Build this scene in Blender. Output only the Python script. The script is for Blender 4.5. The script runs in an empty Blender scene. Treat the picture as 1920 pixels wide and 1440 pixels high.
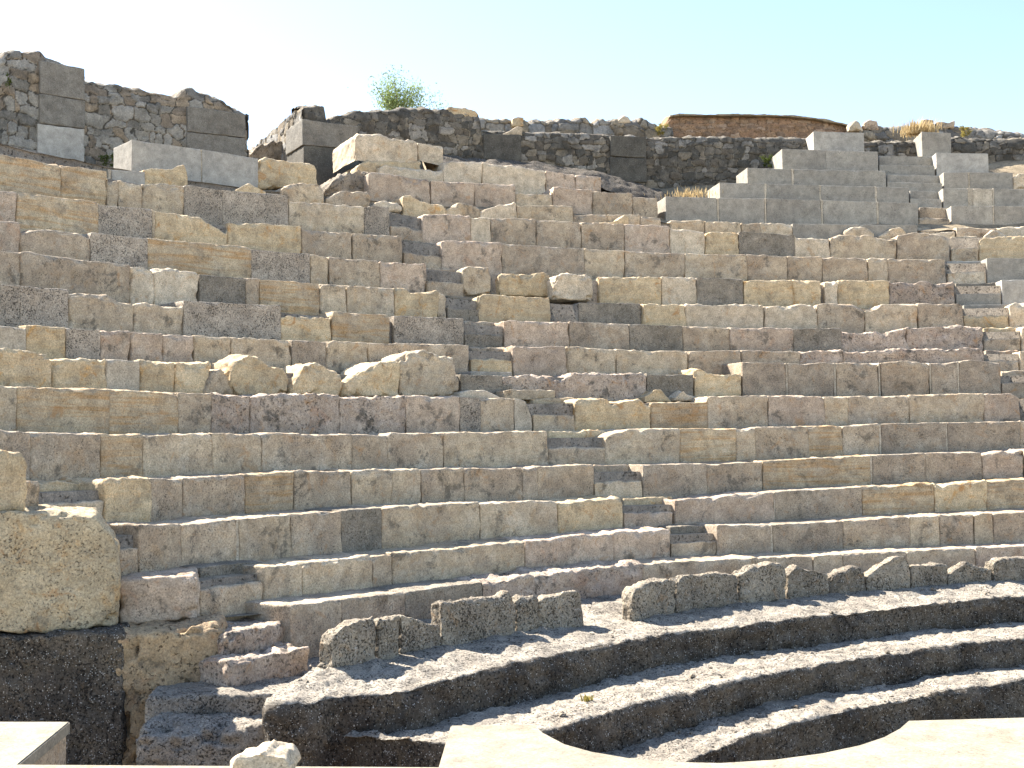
import bpy, math, random
import numpy as np
from mathutils import Vector, Matrix

# ------------------------------------------------------------------ basics
SC = bpy.context.scene
COL = SC.collection
ZO = 2.2                                   # eye height above the orchestra floor
F_PX, PITCH, ROLL = 2257.0, 0.0481, -0.01354
CX, CY = 6.385, 3.354                      # centre of the concentric seating
_e, _a = math.radians(42.5), math.radians(-55)
SUN = Vector((math.sin(_a) * math.cos(_e), math.cos(_a) * math.cos(_e), math.sin(_e)))     # towards the sun: behind the seats, left
D2R = math.pi / 180
rng = np.random.default_rng(7)
random.seed(7)

# ------------------------------------------------------------------ noise
def _hash(x, y, z, seed):
    with np.errstate(over='ignore'):
        h = (x.astype(np.uint32) * np.uint32(374761393) + y.astype(np.uint32) * np.uint32(668265263)
             + z.astype(np.uint32) * np.uint32(2246822519) + np.uint32((seed * 3266489917) & 0xffffffff))
        h = (h ^ (h >> np.uint32(15))) * np.uint32(2246822519)
        h = (h ^ (h >> np.uint32(13))) * np.uint32(3266489917)
        h = h ^ (h >> np.uint32(16))
    return h.astype(np.float64) / 2147483648.0 - 1.0

def noise(P, scale, seed=0):
    Q = P / scale + 1000.0
    I = np.floor(Q).astype(np.int64); f = Q - I
    f = f * f * f * (f * (f * 6 - 15) + 10)
    out = 0
    for dx in (0, 1):
        wx = f[:, 0] if dx else 1 - f[:, 0]
        for dy in (0, 1):
            wy = f[:, 1] if dy else 1 - f[:, 1]
            for dz in (0, 1):
                wz = f[:, 2] if dz else 1 - f[:, 2]
                out = out + wx * wy * wz * _hash(I[:, 0] + dx, I[:, 1] + dy, I[:, 2] + dz, seed)
    return out

def fbm(P, scale, octs=3, seed=0, gain=0.5):
    a, s, o = 1.0, 0.0, 0.0
    for i in range(octs):
        o = o + a * noise(P, scale / 2 ** i, seed + i * 17); s += a; a *= gain
    return o / s

# ------------------------------------------------------------------ photo rays -> places
def ray(x, y):
    u = (x - 960) / F_PX; v = (720 - y) / F_PX
    c, s = math.cos(ROLL), math.sin(ROLL)
    u, v = c * u - s * v, s * u + c * v
    d = np.array([u, math.cos(PITCH) - v * math.sin(PITCH), math.sin(PITCH) + v * math.cos(PITCH)])
    return d / math.hypot(d[0], d[1])

def on_plane(x, y, z):
    d = ray(x, y); return d * (z / d[2])

def on_ring(x, y, R):
    d = ray(x, y)
    b = d[0] * CX + d[1] * CY
    s = b + math.sqrt(max(b * b - CX * CX - CY * CY + R * R, 1e-6))
    return d * s

def at_dist(x, y, dist):
    return ray(x, y) * dist

def phi_of(p): return math.atan2(p[0] - CX, p[1] - CY)
def rad_of(p): return math.hypot(p[0] - CX, p[1] - CY)
def pol(R, phi): return np.array([CX + R * math.sin(phi), CY + R * math.cos(phi)])

RAD = {-6: 9.2, -5: 9.6, -4: 10.05, -3: 10.52, -2: 11.02, -1: 11.56}
for _k in range(0, 16): RAD[_k] = 12.15 + 0.612 * _k
ROWS = {0: [(0,722),(200,730),(400,737),(600,741),(750,742),(860,745),(1350,742),(1600,742),(1750,740),(1900,737)],
-1: [(60,810),(200,812),(400,813),(700,816),(850,811),(1000,809),(1280,805),(1500,801),(1600,797),(1750,793),(1919,790)],
-2: [(130,903),(200,901),(640,882),(870,879),(1110,873),(1240,871),(1430,865),(1600,855),(1920,842)],
-3: [(265,984),(640,957),(900,943),(1040,940),(1270,934),(1450,923),(1600,912),(1900,900)],
-4: [(380,1072),(460,1062),(640,1048),(800,1033),(1000,1014),(1240,992),(1340,988),(1450,984),(1700,970),(1900,960)],
-5: [(560,1134),(900,1093),(1180,1060),(1450,1045),(1920,1024)],
2: [(0,606),(50,610),(200,617),(350,628),(540,636),(650,642),(870,646),(970,648),(1150,655),(1350,657),(1840,654)],
3: [(0,533),(120,542),(345,563),(520,572),(740,592),(865,596),(950,601),(1100,603),(1270,611),(1370,615),(1570,614),(1840,612)],
4: [(0,468),(40,473),(240,495),(380,515),(490,521),(600,530),(740,541),(835,547),(900,553),(1030,557),(1210,570),(1430,571),(1600,570),(1800,568)],
5: [(0,418),(40,425),(170,435),(280,447),(460,463),(600,478),(700,488),(795,493),(870,500),(1030,511),(1130,517),(1300,520),(1500,524),(1650,526),(1780,527)],
6: [(0,355),(30,360),(180,378),(290,398),(430,413),(560,428),(660,434),(750,440),(830,450),(940,456),(1090,467),(1290,475),(1540,482),(1770,485)],
7: [(0,290),(200,322),(420,358),(540,376),(690,387),(725,388),(800,400),(920,408),(1090,418),(1310,432),(1480,438),(1770,437)],
8: [(0,255),(200,300),(480,345),(600,352),(760,372),(970,385),(1140,403),(1480,418),(1700,422),(1920,424)],
9: [(245,295),(485,315),(690,325),(960,345),(1100,357),(1240,369),(1500,374),(1700,380),(1920,386)],
10: [(712,310),(1025,320),(1340,342),(1450,345),(1560,348),(1700,350),(1920,354)],
11: [(660,290),(1390,314),(1480,316),(1660,319),(1890,324)], 12: [(1460,279),(1640,284),(1850,287)], 13: [(1525,246),(1620,249),(1783,249)]}
HT = {}
for _k, _pts in ROWS.items():
    _q = [on_ring(x, y, RAD[_k]) for x, y in _pts]
    HT[_k] = (np.array([phi_of(p) for p in _q]), np.array([p[2] for p in _q]))
def H(k, phi):
    """tread level of seat row k at bearing phi"""
    if k <= -6: return np.zeros_like(np.asarray(phi, float)) - 1.50
    if k == 1: return 0.5 * (H(0, phi) + H(2, phi))
    return np.interp(phi, *HT[k])

# ------------------------------------------------------------------ object helpers
def tag(o, label=None, cat=None, group=None, kind=None):
    if label: o['label'] = label
    if cat: o['category'] = cat
    if group: o['group'] = group
    if kind: o['kind'] = kind
    return o

def thing(name, loc, label, cat, group=None):
    o = bpy.data.objects.new(name, None); COL.objects.link(o)
    o.empty_display_size = 0.2
    o.location = (loc[0], loc[1], loc[2] + ZO)
    return tag(o, label, cat, group)

def mk(name, V, Fq, mats, parent=None, base=None, midx=None, smooth=True, attrs=None, keep_tris=None):
    """one mesh object from a vertex array and a quad array; V is eye-relative"""
    V = np.asarray(V, float).copy(); Fq = np.asarray(Fq, np.int32)
    if base is None:
        base = np.array([V[:, 0].mean(), V[:, 1].mean(), V[:, 2].min()]) if parent is None else np.array(parent['_b'])
    base = np.asarray(base, float)
    V -= base
    me = bpy.data.meshes.new(name)
    n = Fq.shape[1]
    me.vertices.add(len(V)); me.vertices.foreach_set('co', V.astype(np.float32).ravel())
    me.loops.add(Fq.size); me.loops.foreach_set('vertex_index', Fq.ravel())
    me.polygons.add(len(Fq))
    me.polygons.foreach_set('loop_start', np.arange(0, Fq.size, n, dtype=np.int32))
    me.polygons.foreach_set('loop_total', np.full(len(Fq), n, np.int32))
    if not isinstance(mats, (list, tuple)): mats = [mats]
    for m in mats: me.materials.append(m)
    if midx is not None: me.polygons.foreach_set('material_index', np.asarray(midx, np.int32))
    me.polygons.foreach_set('use_smooth', np.full(len(Fq), smooth, bool))
    me.update(calc_edges=True); me.validate()
    if attrs:
        for an, av in attrs.items():
            a = me.attributes.new(an, 'FLOAT', 'POINT'); a.data.foreach_set('value', np.asarray(av, np.float32))
    o = bpy.data.objects.new(name, me); COL.objects.link(o)
    if parent is not None: o.parent = parent
    else: o.location = (base[0], base[1], base[2] + ZO)
    return o

def rthing(name, loc, label, cat, group=None):
    o = thing(name, loc, label, cat, group); o['_b'] = [float(v) for v in loc]; return o

def finish_things():
    for o in SC.objects:
        if '_b' in o: del o['_b']

# ------------------------------------------------------------------ materials
def new_mat(name):
    m = bpy.data.materials.new(name); m.use_nodes = True
    nt = m.node_tree; nt.nodes.clear()
    return m, nt
class NB:
    def __init__(s, nt): s.nt = nt
    def n(s, t, **kw):
        nd = s.nt.nodes.new(t)
        for k, v in kw.items(): setattr(nd, k, v)
        return nd
    def l(s, a, b): s.nt.links.new(a, b)
    def val(s, sock, v):
        if isinstance(v, bpy.types.NodeSocket): s.l(v, sock)
        else: sock.default_value = v
    def math(s, op, a, b=None, c=None, clamp=False):
        nd = s.n('ShaderNodeMath', operation=op); nd.use_clamp = clamp
        s.val(nd.inputs[0], a)
        if b is not None: s.val(nd.inputs[1], b)
        if c is not None: s.val(nd.inputs[2], c)
        return nd.outputs[0]
    def noise(s, vec, scale, detail=4, rough=0.55, dist=0.0):
        nd = s.n('ShaderNodeTexNoise'); s.l(vec, nd.inputs['Vector'])
        nd.inputs['Scale'].default_value = scale; nd.inputs['Detail'].default_value = detail
        nd.inputs['Roughness'].default_value = rough; nd.inputs['Distortion'].default_value = dist
        return nd.outputs['Fac']
    def vor(s, vec, scale, feature='F1', rnd=1.0):
        nd = s.n('ShaderNodeTexVoronoi', feature=feature); s.l(vec, nd.inputs['Vector'])
        nd.inputs['Scale'].default_value = scale; nd.inputs['Randomness'].default_value = rnd
        return nd.outputs['Distance']
    def step(s, v, a, b):
        nd = s.n('ShaderNodeMapRange'); nd.interpolation_type = 'SMOOTHSTEP'
        s.l(v, nd.inputs[0]); nd.inputs[1].default_value = a; nd.inputs[2].default_value = b
        nd.inputs[3].default_value = 0; nd.inputs[4].default_value = 1
        return nd.outputs[0]
    def rng(s, v, a, b, c, d):
        nd = s.n('ShaderNodeMapRange'); s.val(nd.inputs[0], v)
        for i, q in enumerate((a, b, c, d)): nd.inputs[i + 1].default_value = q
        return nd.outputs[0]
    def mix(s, f, a, b, mode='MIX'):
        nd = s.n('ShaderNodeMix', data_type='RGBA', blend_type=mode); nd.clamp_factor = True
        s.val(nd.inputs[0], f)
        for i, c in ((6, a), (7, b)):
            if isinstance(c, bpy.types.NodeSocket): s.l(c, nd.inputs[i])
            else: nd.inputs[i].default_value = (*c, 1)
        return nd.outputs[2]
    def map(s, vec, scale):
        nd = s.n('ShaderNodeMapping'); s.l(vec, nd.inputs['Vector']); nd.inputs['Scale'].default_value = scale
        return nd.outputs[0]
    def scalecol(s, col, f):
        nd = s.n('ShaderNodeVectorMath', operation='SCALE'); s.l(col, nd.inputs[0]); s.val(nd.inputs['Scale'], f)
        return nd.outputs[0]

def out_bsdf(b, col, rough, height, strength, dist=0.02):
    p = b.n('ShaderNodeBsdfPrincipled'); o = b.n('ShaderNodeOutputMaterial')
    b.val(p.inputs['Base Color'], col)
    b.val(p.inputs['Roughness'], rough)
    p.inputs['Specular IOR Level'].default_value = 0.2
    if height is not None:
        bp = b.n('ShaderNodeBump'); bp.inputs['Strength'].default_value = strength; bp.inputs['Distance'].default_value = dist
        b.l(height, bp.inputs['Height']); b.l(bp.outputs[0], p.inputs['Normal'])
    b.l(p.outputs[0], o.inputs['Surface'])

def stone(name, c1, c2, stain, stain_amt=0.35, band=0.0, pit=0.0, pit_scale=34.0, pit_dark=0.25, lichen=0.25,
          speck=0.0, bump=0.5, vary=0.10, grain=0.5, patch=None, patch_amt=0.0, rust=0.0):
    """weathered stone: two-tone mottling, coloured stains, strata, pits, grain and dark growth"""
    m, nt = new_mat(name); b = NB(nt)
    tc = b.n('ShaderNodeTexCoord'); oi = b.n('ShaderNodeObjectInfo')
    off = b.n('ShaderNodeVectorMath', operation='SCALE'); cmb = b.n('ShaderNodeCombineXYZ')
    b.l(oi.outputs['Random'], cmb.inputs[0]); b.l(oi.outputs['Random'], cmb.inputs[1])
    b.l(cmb.outputs[0], off.inputs[0]); off.inputs['Scale'].default_value = 37.0
    ad = b.n('ShaderNodeVectorMath', operation='ADD'); b.l(tc.outputs['Object'], ad.inputs[0]); b.l(off.outputs[0], ad.inputs[1])
    v = ad.outputs[0]
    big = b.noise(v, 2.3, 5, 0.6, 0.4); mid = b.noise(v, 8, 6, 0.65, 0.3); fine = b.noise(v, 75, 5, 0.75)
    col = b.mix(b.step(big, 0.36, 0.64), c1, c2)
    if band > 0:
        bv = b.map(v, (0.9, 0.9, 13)); bn = b.noise(bv, 1.6, 5, 0.65, 0.8)
        col = b.mix(b.math('MULTIPLY', b.step(bn, 0.42, 0.66), band), col, stain)
    sn = b.noise(v, 4.6, 7, 0.72, 0.8)
    col = b.mix(b.math('MULTIPLY', b.step(sn, 0.54, 0.68), stain_amt), col, stain)
    if patch is not None:
        pn = b.noise(v, 3.1, 4, 0.6, 0.6)
        col = b.mix(b.math('MULTIPLY', b.step(pn, 0.55, 0.62), patch_amt), col, patch)
    col = b.scalecol(col, b.rng(mid, 0.3, 0.7, 0.74, 1.20))
    col = b.scalecol(col, b.rng(fine, 0.3, 0.7, 1 - grain, 1 + grain))
    col = b.scalecol(col, b.rng(oi.outputs['Random'], 0, 1, 1 - vary, 1 + vary))
    if rust > 0:
        rn = b.noise(v, 5.5, 6, 0.7, 1.0)
        col = b.mix(b.math('MULTIPLY', b.step(rn, 0.57, 0.68), rust), col, (0.40, 0.215, 0.085))
    height = b.math('ADD', b.math('MULTIPLY', fine, 0.5), mid)
    if lichen > 0:
        ln = b.noise(v, 4.5, 8, 0.75, 0.2)
        lm = b.math('MULTIPLY', b.step(ln, 0.54, 0.64), lichen * 0.85)
        col = b.mix(lm, col, (0.07, 0.065, 0.055))
    # scattered small cavities everywhere, dense in the pitted kinds
    pn2 = b.noise(v, 5, 3, 0.6)
    pv = b.noise(v, pit_scale * 1.3, 2, 0.55, 0.2)
    thr = b.math('ADD', b.math('MULTIPLY', b.math('SUBTRACT', pn2, 0.5), 0.32), 0.285 + 0.155 * pit)
    pmf = b.math('MULTIPLY', b.step(b.math('SUBTRACT', thr, pv), -0.02, 0.03), 0.55 + 0.35 * min(1, pit * 1.5))
    dark = b.scalecol(col, pit_dark)
    col = b.mix(pmf, col, dark)
    height = b.math('SUBTRACT', height, b.math('MULTIPLY', pmf, 0.9))
    if speck > 0:
        sv = b.vor(v, 70); sm = b.math('LESS_THAN', sv, 0.28)
        sg = b.step(b.noise(v, 30, 2), 0.48, 0.6)
        col = b.mix(b.math('MULTIPLY', b.math('MULTIPLY', sm, sg), speck), col, (0.5, 0.48, 0.44))
    out_bsdf(b, col, 0.92, height, bump, 0.012)
    return m

M = {}
MP = (0.46, 0.405, 0.32)
M['c'] = stone('cream_limestone', (0.51,0.42,0.295), (0.41,0.33,0.235), (0.44,0.305,0.17), 0.55, band=0.25, pit=0.3, pit_scale=60, lichen=0.75, patch=MP, patch_amt=0.3, rust=0.45)
M['g'] = stone('golden_limestone', (0.55,0.44,0.28), (0.47,0.375,0.245), (0.51,0.28,0.085), 0.75, band=0.2, pit=0.25, pit_scale=55, lichen=0.4, rust=0.80)
M['b'] = stone('banded_travertine', (0.50,0.405,0.27), (0.40,0.32,0.22), (0.42,0.26,0.12), 0.3, band=0.85, pit=0.3, pit_scale=60, lichen=0.45, patch=MP, patch_amt=0.25, rust=0.50)
M['p'] = stone('pinkish_limestone', (0.49,0.385,0.285), (0.40,0.315,0.235), (0.43,0.27,0.17), 0.55, pit=0.4, pit_scale=60, lichen=0.75, patch=MP, patch_amt=0.3, rust=0.50)
M['q'] = stone('pink_conglomerate', (0.47,0.38,0.295), (0.365,0.29,0.225), (0.41,0.25,0.16), 0.5, pit=0.55, pit_scale=38, pit_dark=0.35, lichen=0.9, bump=0.9, rust=0.60)
M['w'] = stone('white_limestone', (0.57,0.475,0.345), (0.49,0.40,0.285), (0.51,0.385,0.235), 0.35, pit=0.25, pit_scale=55, lichen=0.35, rust=0.40)
M['n'] = stone('tan_limestone', (0.45,0.365,0.26), (0.345,0.275,0.20), (0.39,0.265,0.15), 0.55, band=0.15, pit=0.45, pit_scale=60, lichen=0.75, patch=MP, patch_amt=0.35, rust=0.50)
M['t'] = stone('pitted_grey_stone', (0.43,0.365,0.285), (0.36,0.305,0.24), (0.36,0.275,0.19), 0.35, pit=0.85, pit_scale=58, pit_dark=0.25, lichen=0.25, bump=0.9)
M['s'] = stone('grainy_brown_stone', (0.41,0.335,0.245), (0.32,0.26,0.195), (0.36,0.25,0.15), 0.4, pit=0.55, pit_scale=75, pit_dark=0.35, lichen=0.5, bump=0.8, speck=0.25, patch=MP, patch_amt=0.35, rust=0.35)
M['d'] = stone('dark_pitted_stone', (0.29,0.25,0.195), (0.225,0.195,0.15), (0.25,0.175,0.11), 0.35, pit=0.6, pit_scale=62, pit_dark=0.35, lichen=0.4, bump=0.9, speck=0.35)
M['bk'] = stone('black_weathered_block', (0.12,0.11,0.09), (0.085,0.078,0.065), (0.15,0.13,0.10), 0.3, pit=0.4, pit_scale=60, pit_dark=0.4, lichen=0.4, bump=0.6, speck=0.3)
M['gb'] = stone('grey_brown_block', (0.215,0.20,0.17), (0.175,0.16,0.135), (0.24,0.20,0.15), 0.35, pit=0.3, pit_scale=60, pit_dark=0.4, lichen=0.35, bump=0.5, speck=0.25)
M['k'] = stone('cast_grey_concrete', (0.325,0.30,0.25), (0.29,0.265,0.222), (0.245,0.215,0.165), 0.35, pit=0.45, pit_scale=75, lichen=0.2, speck=0.2, bump=0.3, vary=0.10, grain=0.28)
M['l'] = stone('pale_cast_concrete', (0.40,0.375,0.325), (0.34,0.32,0.28), (0.31,0.28,0.23), 0.4, pit=0.2, pit_scale=55, lichen=0.15, speck=0.15, bump=0.3, vary=0.08, grain=0.25)
M['m'] = stone('pale_mortar', (0.48,0.415,0.32), (0.41,0.35,0.265), (0.40,0.33,0.23), 0.3, pit=0.15, lichen=0.15, bump=0.4)
M['core'] = stone('mortared_core', (0.28,0.235,0.18), (0.21,0.175,0.135), (0.22,0.165,0.11), 0.4, pit=0.5, pit_scale=25, lichen=0.5, bump=1.0)
M['par'] = stone('pebbly_parapet_stone', (0.31,0.265,0.20), (0.225,0.19,0.145), (0.31,0.19,0.10), 0.25, pit=0.85, pit_scale=48, pit_dark=0.25, lichen=0.55, speck=0.8, bump=1.0, grain=0.5, rust=0.30)
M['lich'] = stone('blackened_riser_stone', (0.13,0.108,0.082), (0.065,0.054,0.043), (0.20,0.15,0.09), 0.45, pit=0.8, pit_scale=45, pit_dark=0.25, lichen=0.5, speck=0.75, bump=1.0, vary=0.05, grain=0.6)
M['tread'] = stone('worn_tread_stone', (0.31,0.275,0.225), (0.24,0.21,0.17), (0.13,0.11,0.085), 0.55, pit=0.75, pit_scale=50, pit_dark=0.2, lichen=0.75, speck=0.4, bump=1.0, vary=0.05, grain=0.6)
M['flank'] = stone('ochre_flank_stone', (0.43,0.31,0.18), (0.34,0.245,0.15), (0.38,0.195,0.10), 0.55, pit=0.5, pit_scale=24, lichen=0.7, bump=0.8, vary=0.02)
M['pave'] = stone('smooth_cream_paving', (0.29,0.258,0.198), (0.245,0.217,0.166), (0.21,0.172,0.118), 0.5, pit=0.35, pit_scale=60, pit_dark=0.55, lichen=0.10, bump=0.4, vary=0.02, grain=0.35)
M['sand'] = stone('pale_sandy_ground', (0.58,0.485,0.36), (0.52,0.435,0.32), (0.38,0.30,0.20), 0.3, pit=0.2, pit_scale=14, lichen=0.1, bump=0.6, vary=0.02)
M['earth'] = stone('dry_earth', (0.32,0.255,0.17), (0.23,0.185,0.125), (0.18,0.15,0.085), 0.5, pit=0.4, pit_scale=14, lichen=0.4, bump=1.0, vary=0.02)

def rubble_mat(name, cols, mortar, dark=0.5):
    m, nt = new_mat(name); b = NB(nt)
    tc = b.n('ShaderNodeTexCoord'); v = tc.outputs['Object']
    a = b.n('ShaderNodeAttribute'); a.attribute_name = 'stone'
    e = b.n('ShaderNodeAttribute'); e.attribute_name = 'seam'
    ramp = b.n('ShaderNodeValToRGB'); ramp.color_ramp.interpolation = 'CONSTANT'
    el = ramp.color_ramp.elements
    el[0].position = 0; el[0].color = (*cols[0], 1); el[1].position = 1.0 / len(cols); el[1].color = (*cols[1], 1)
    for i in range(2, len(cols)):
        q = el.new(i / len(cols)); q.color = (*cols[i], 1)
    b.l(a.outputs['Fac'], ramp.inputs[0])
    col = ramp.outputs[0]
    mid = b.noise(v, 9, 6, 0.68, 0.3); fine = b.noise(v, 45, 4, 0.7)
    col = b.scalecol(col, b.rng(mid, 0.3, 0.7, 0.65, 1.3)); col = b.scalecol(col, b.rng(fine, 0.3, 0.7, 0.7, 1.3))
    col = b.mix(b.math('MULTIPLY', b.step(b.noise(v, 2.2, 7, 0.7, 0.3), 0.46, 0.64), dark), col, (0.045, 0.042, 0.036))
    col = b.mix(b.math('MULTIPLY', b.step(e.outputs['Fac'], 0.25, 0.75), 0.85), col, mortar)
    out_bsdf(b, col, 0.95, b.math('ADD', fine, mid), 0.7, 0.02)
    return m
RUB = rubble_mat('grey_rubble_masonry', [(0.20,0.185,0.16),(0.26,0.235,0.195),(0.155,0.145,0.13),(0.30,0.25,0.18),(0.22,0.18,0.13),(0.28,0.27,0.25)], (0.10,0.09,0.075), 0.45)
RUBL = rubble_mat('pale_rubble_masonry', [(0.22,0.205,0.175),(0.28,0.26,0.22),(0.175,0.162,0.138),(0.28,0.225,0.16),(0.22,0.18,0.135),(0.31,0.29,0.25)], (0.05,0.045,0.037), 0.45)
RUBD = rubble_mat('dark_rubble_masonry', [(0.125,0.113,0.092),(0.17,0.15,0.12),(0.09,0.083,0.069),(0.23,0.195,0.145),(0.13,0.11,0.084),(0.28,0.255,0.215)], (0.04,0.036,0.03), 0.65)
RUBO = rubble_mat('orange_rubble_masonry', [(0.30,0.185,0.11),(0.34,0.22,0.13),(0.25,0.16,0.10),(0.36,0.255,0.17),(0.28,0.175,0.10),(0.22,0.15,0.10)], (0.12,0.075,0.045), 0.2)

def leaf_mat(name, c1, c2, trans=0.35):
    m, nt = new_mat(name); b = NB(nt)
    a = b.n('ShaderNodeAttribute'); a.attribute_name = 'tone'
    col = b.mix(a.outputs['Fac'], c1, c2)
    d = b.n('ShaderNodeBsdfDiffuse'); t = b.n('ShaderNodeBsdfTranslucent'); mx = b.n('ShaderNodeMixShader'); o = b.n('ShaderNodeOutputMaterial')
    b.l(col, d.inputs[0]); b.l(col, t.inputs[0]); mx.inputs[0].default_value = trans
    b.l(d.outputs[0], mx.inputs[1]); b.l(t.outputs[0], mx.inputs[2]); b.l(mx.outputs[0], o.inputs['Surface'])
    return m
LEAF = leaf_mat('green_leaves', (0.16,0.22,0.08), (0.27,0.33,0.15), 0.5)
DRY = leaf_mat('dry_grass_blades', (0.36,0.26,0.13), (0.50,0.40,0.23))
WEED = leaf_mat('weed_leaves', (0.06,0.09,0.02), (0.15,0.17,0.05))
YEL = leaf_mat('yellow_scrub', (0.22,0.19,0.05), (0.38,0.31,0.10))
def bark():
    m, nt = new_mat('brown_bark'); b = NB(nt); tc = b.n('ShaderNodeTexCoord')
    n = b.noise(tc.outputs['Object'], 30, 5, 0.6)
    out_bsdf(b, b.mix(n, (0.07,0.05,0.035), (0.16,0.12,0.09)), 0.9, n, 0.6); return m
BARK = bark()

# ------------------------------------------------------------------ stone block builder
STY = {  's': (0.022, 0.007, 0.005, 0.004, 0.006), 'bk': (0.012, 0.005, 0.004, 0.003, 0.004), 'gb': (0.012, 0.005, 0.004, 0.003, 0.004),
   # edge radius, coarse, mid, fine roughness, ragged top
 'k': (0.010, 0.004, 0.003, 0.0015, 0.002), 'l': (0.010, 0.004, 0.003, 0.0015, 0.002), 't': (0.012, 0.006, 0.004, 0.004, 0.004),
 'd': (0.014, 0.006, 0.005, 0.005, 0.005), 'm': (0.012, 0.006, 0.005, 0.003, 0.006),
 'n': (0.034, 0.014, 0.008, 0.004, 0.008), 'c': (0.036, 0.014, 0.009, 0.004, 0.009), 'b': (0.036, 0.014, 0.009, 0.004, 0.008),
 'p': (0.038, 0.016, 0.010, 0.005, 0.010), 'g': (0.034, 0.02, 0.012, 0.005, 0.014), 'w': (0.034, 0.02, 0.012, 0.005, 0.014),
 'q': (0.032, 0.022, 0.02, 0.009, 0.018), 'par': (0.024, 0.010, 0.012, 0.009, 0.010), 'flank': (0.09, 0.028, 0.014, 0.007, 0.014), 'core': (0.03, 0.03, 0.02, 0.01, 0.02),
 'lich': (0.06, 0.03, 0.02, 0.012, 0.02), 'pave': (0.006, 0.002, 0.001, 0.001, 0.001), 'earth': (0.1, 0.05, 0.03, 0.01, 0.03)}
_seed = [100]
SIDE = [0.45]                              # how far the joints between blocks of a row are worn open
def lin(n, r, L, both=True):
    t = np.linspace(0, L, n + 1)
    ex = [r * 0.35, r] + ([L - r, L - r * 0.35] if both else [])
    t = np.sort(np.concatenate([t, [e for e in ex if 0 < e < L]]))
    keep = [0]
    for i in range(1, len(t)):
        if t[i] - t[keep[-1]] > 0.0015: keep.append(i)
    t = t[keep]; t[-1] = L
    return t

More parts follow.
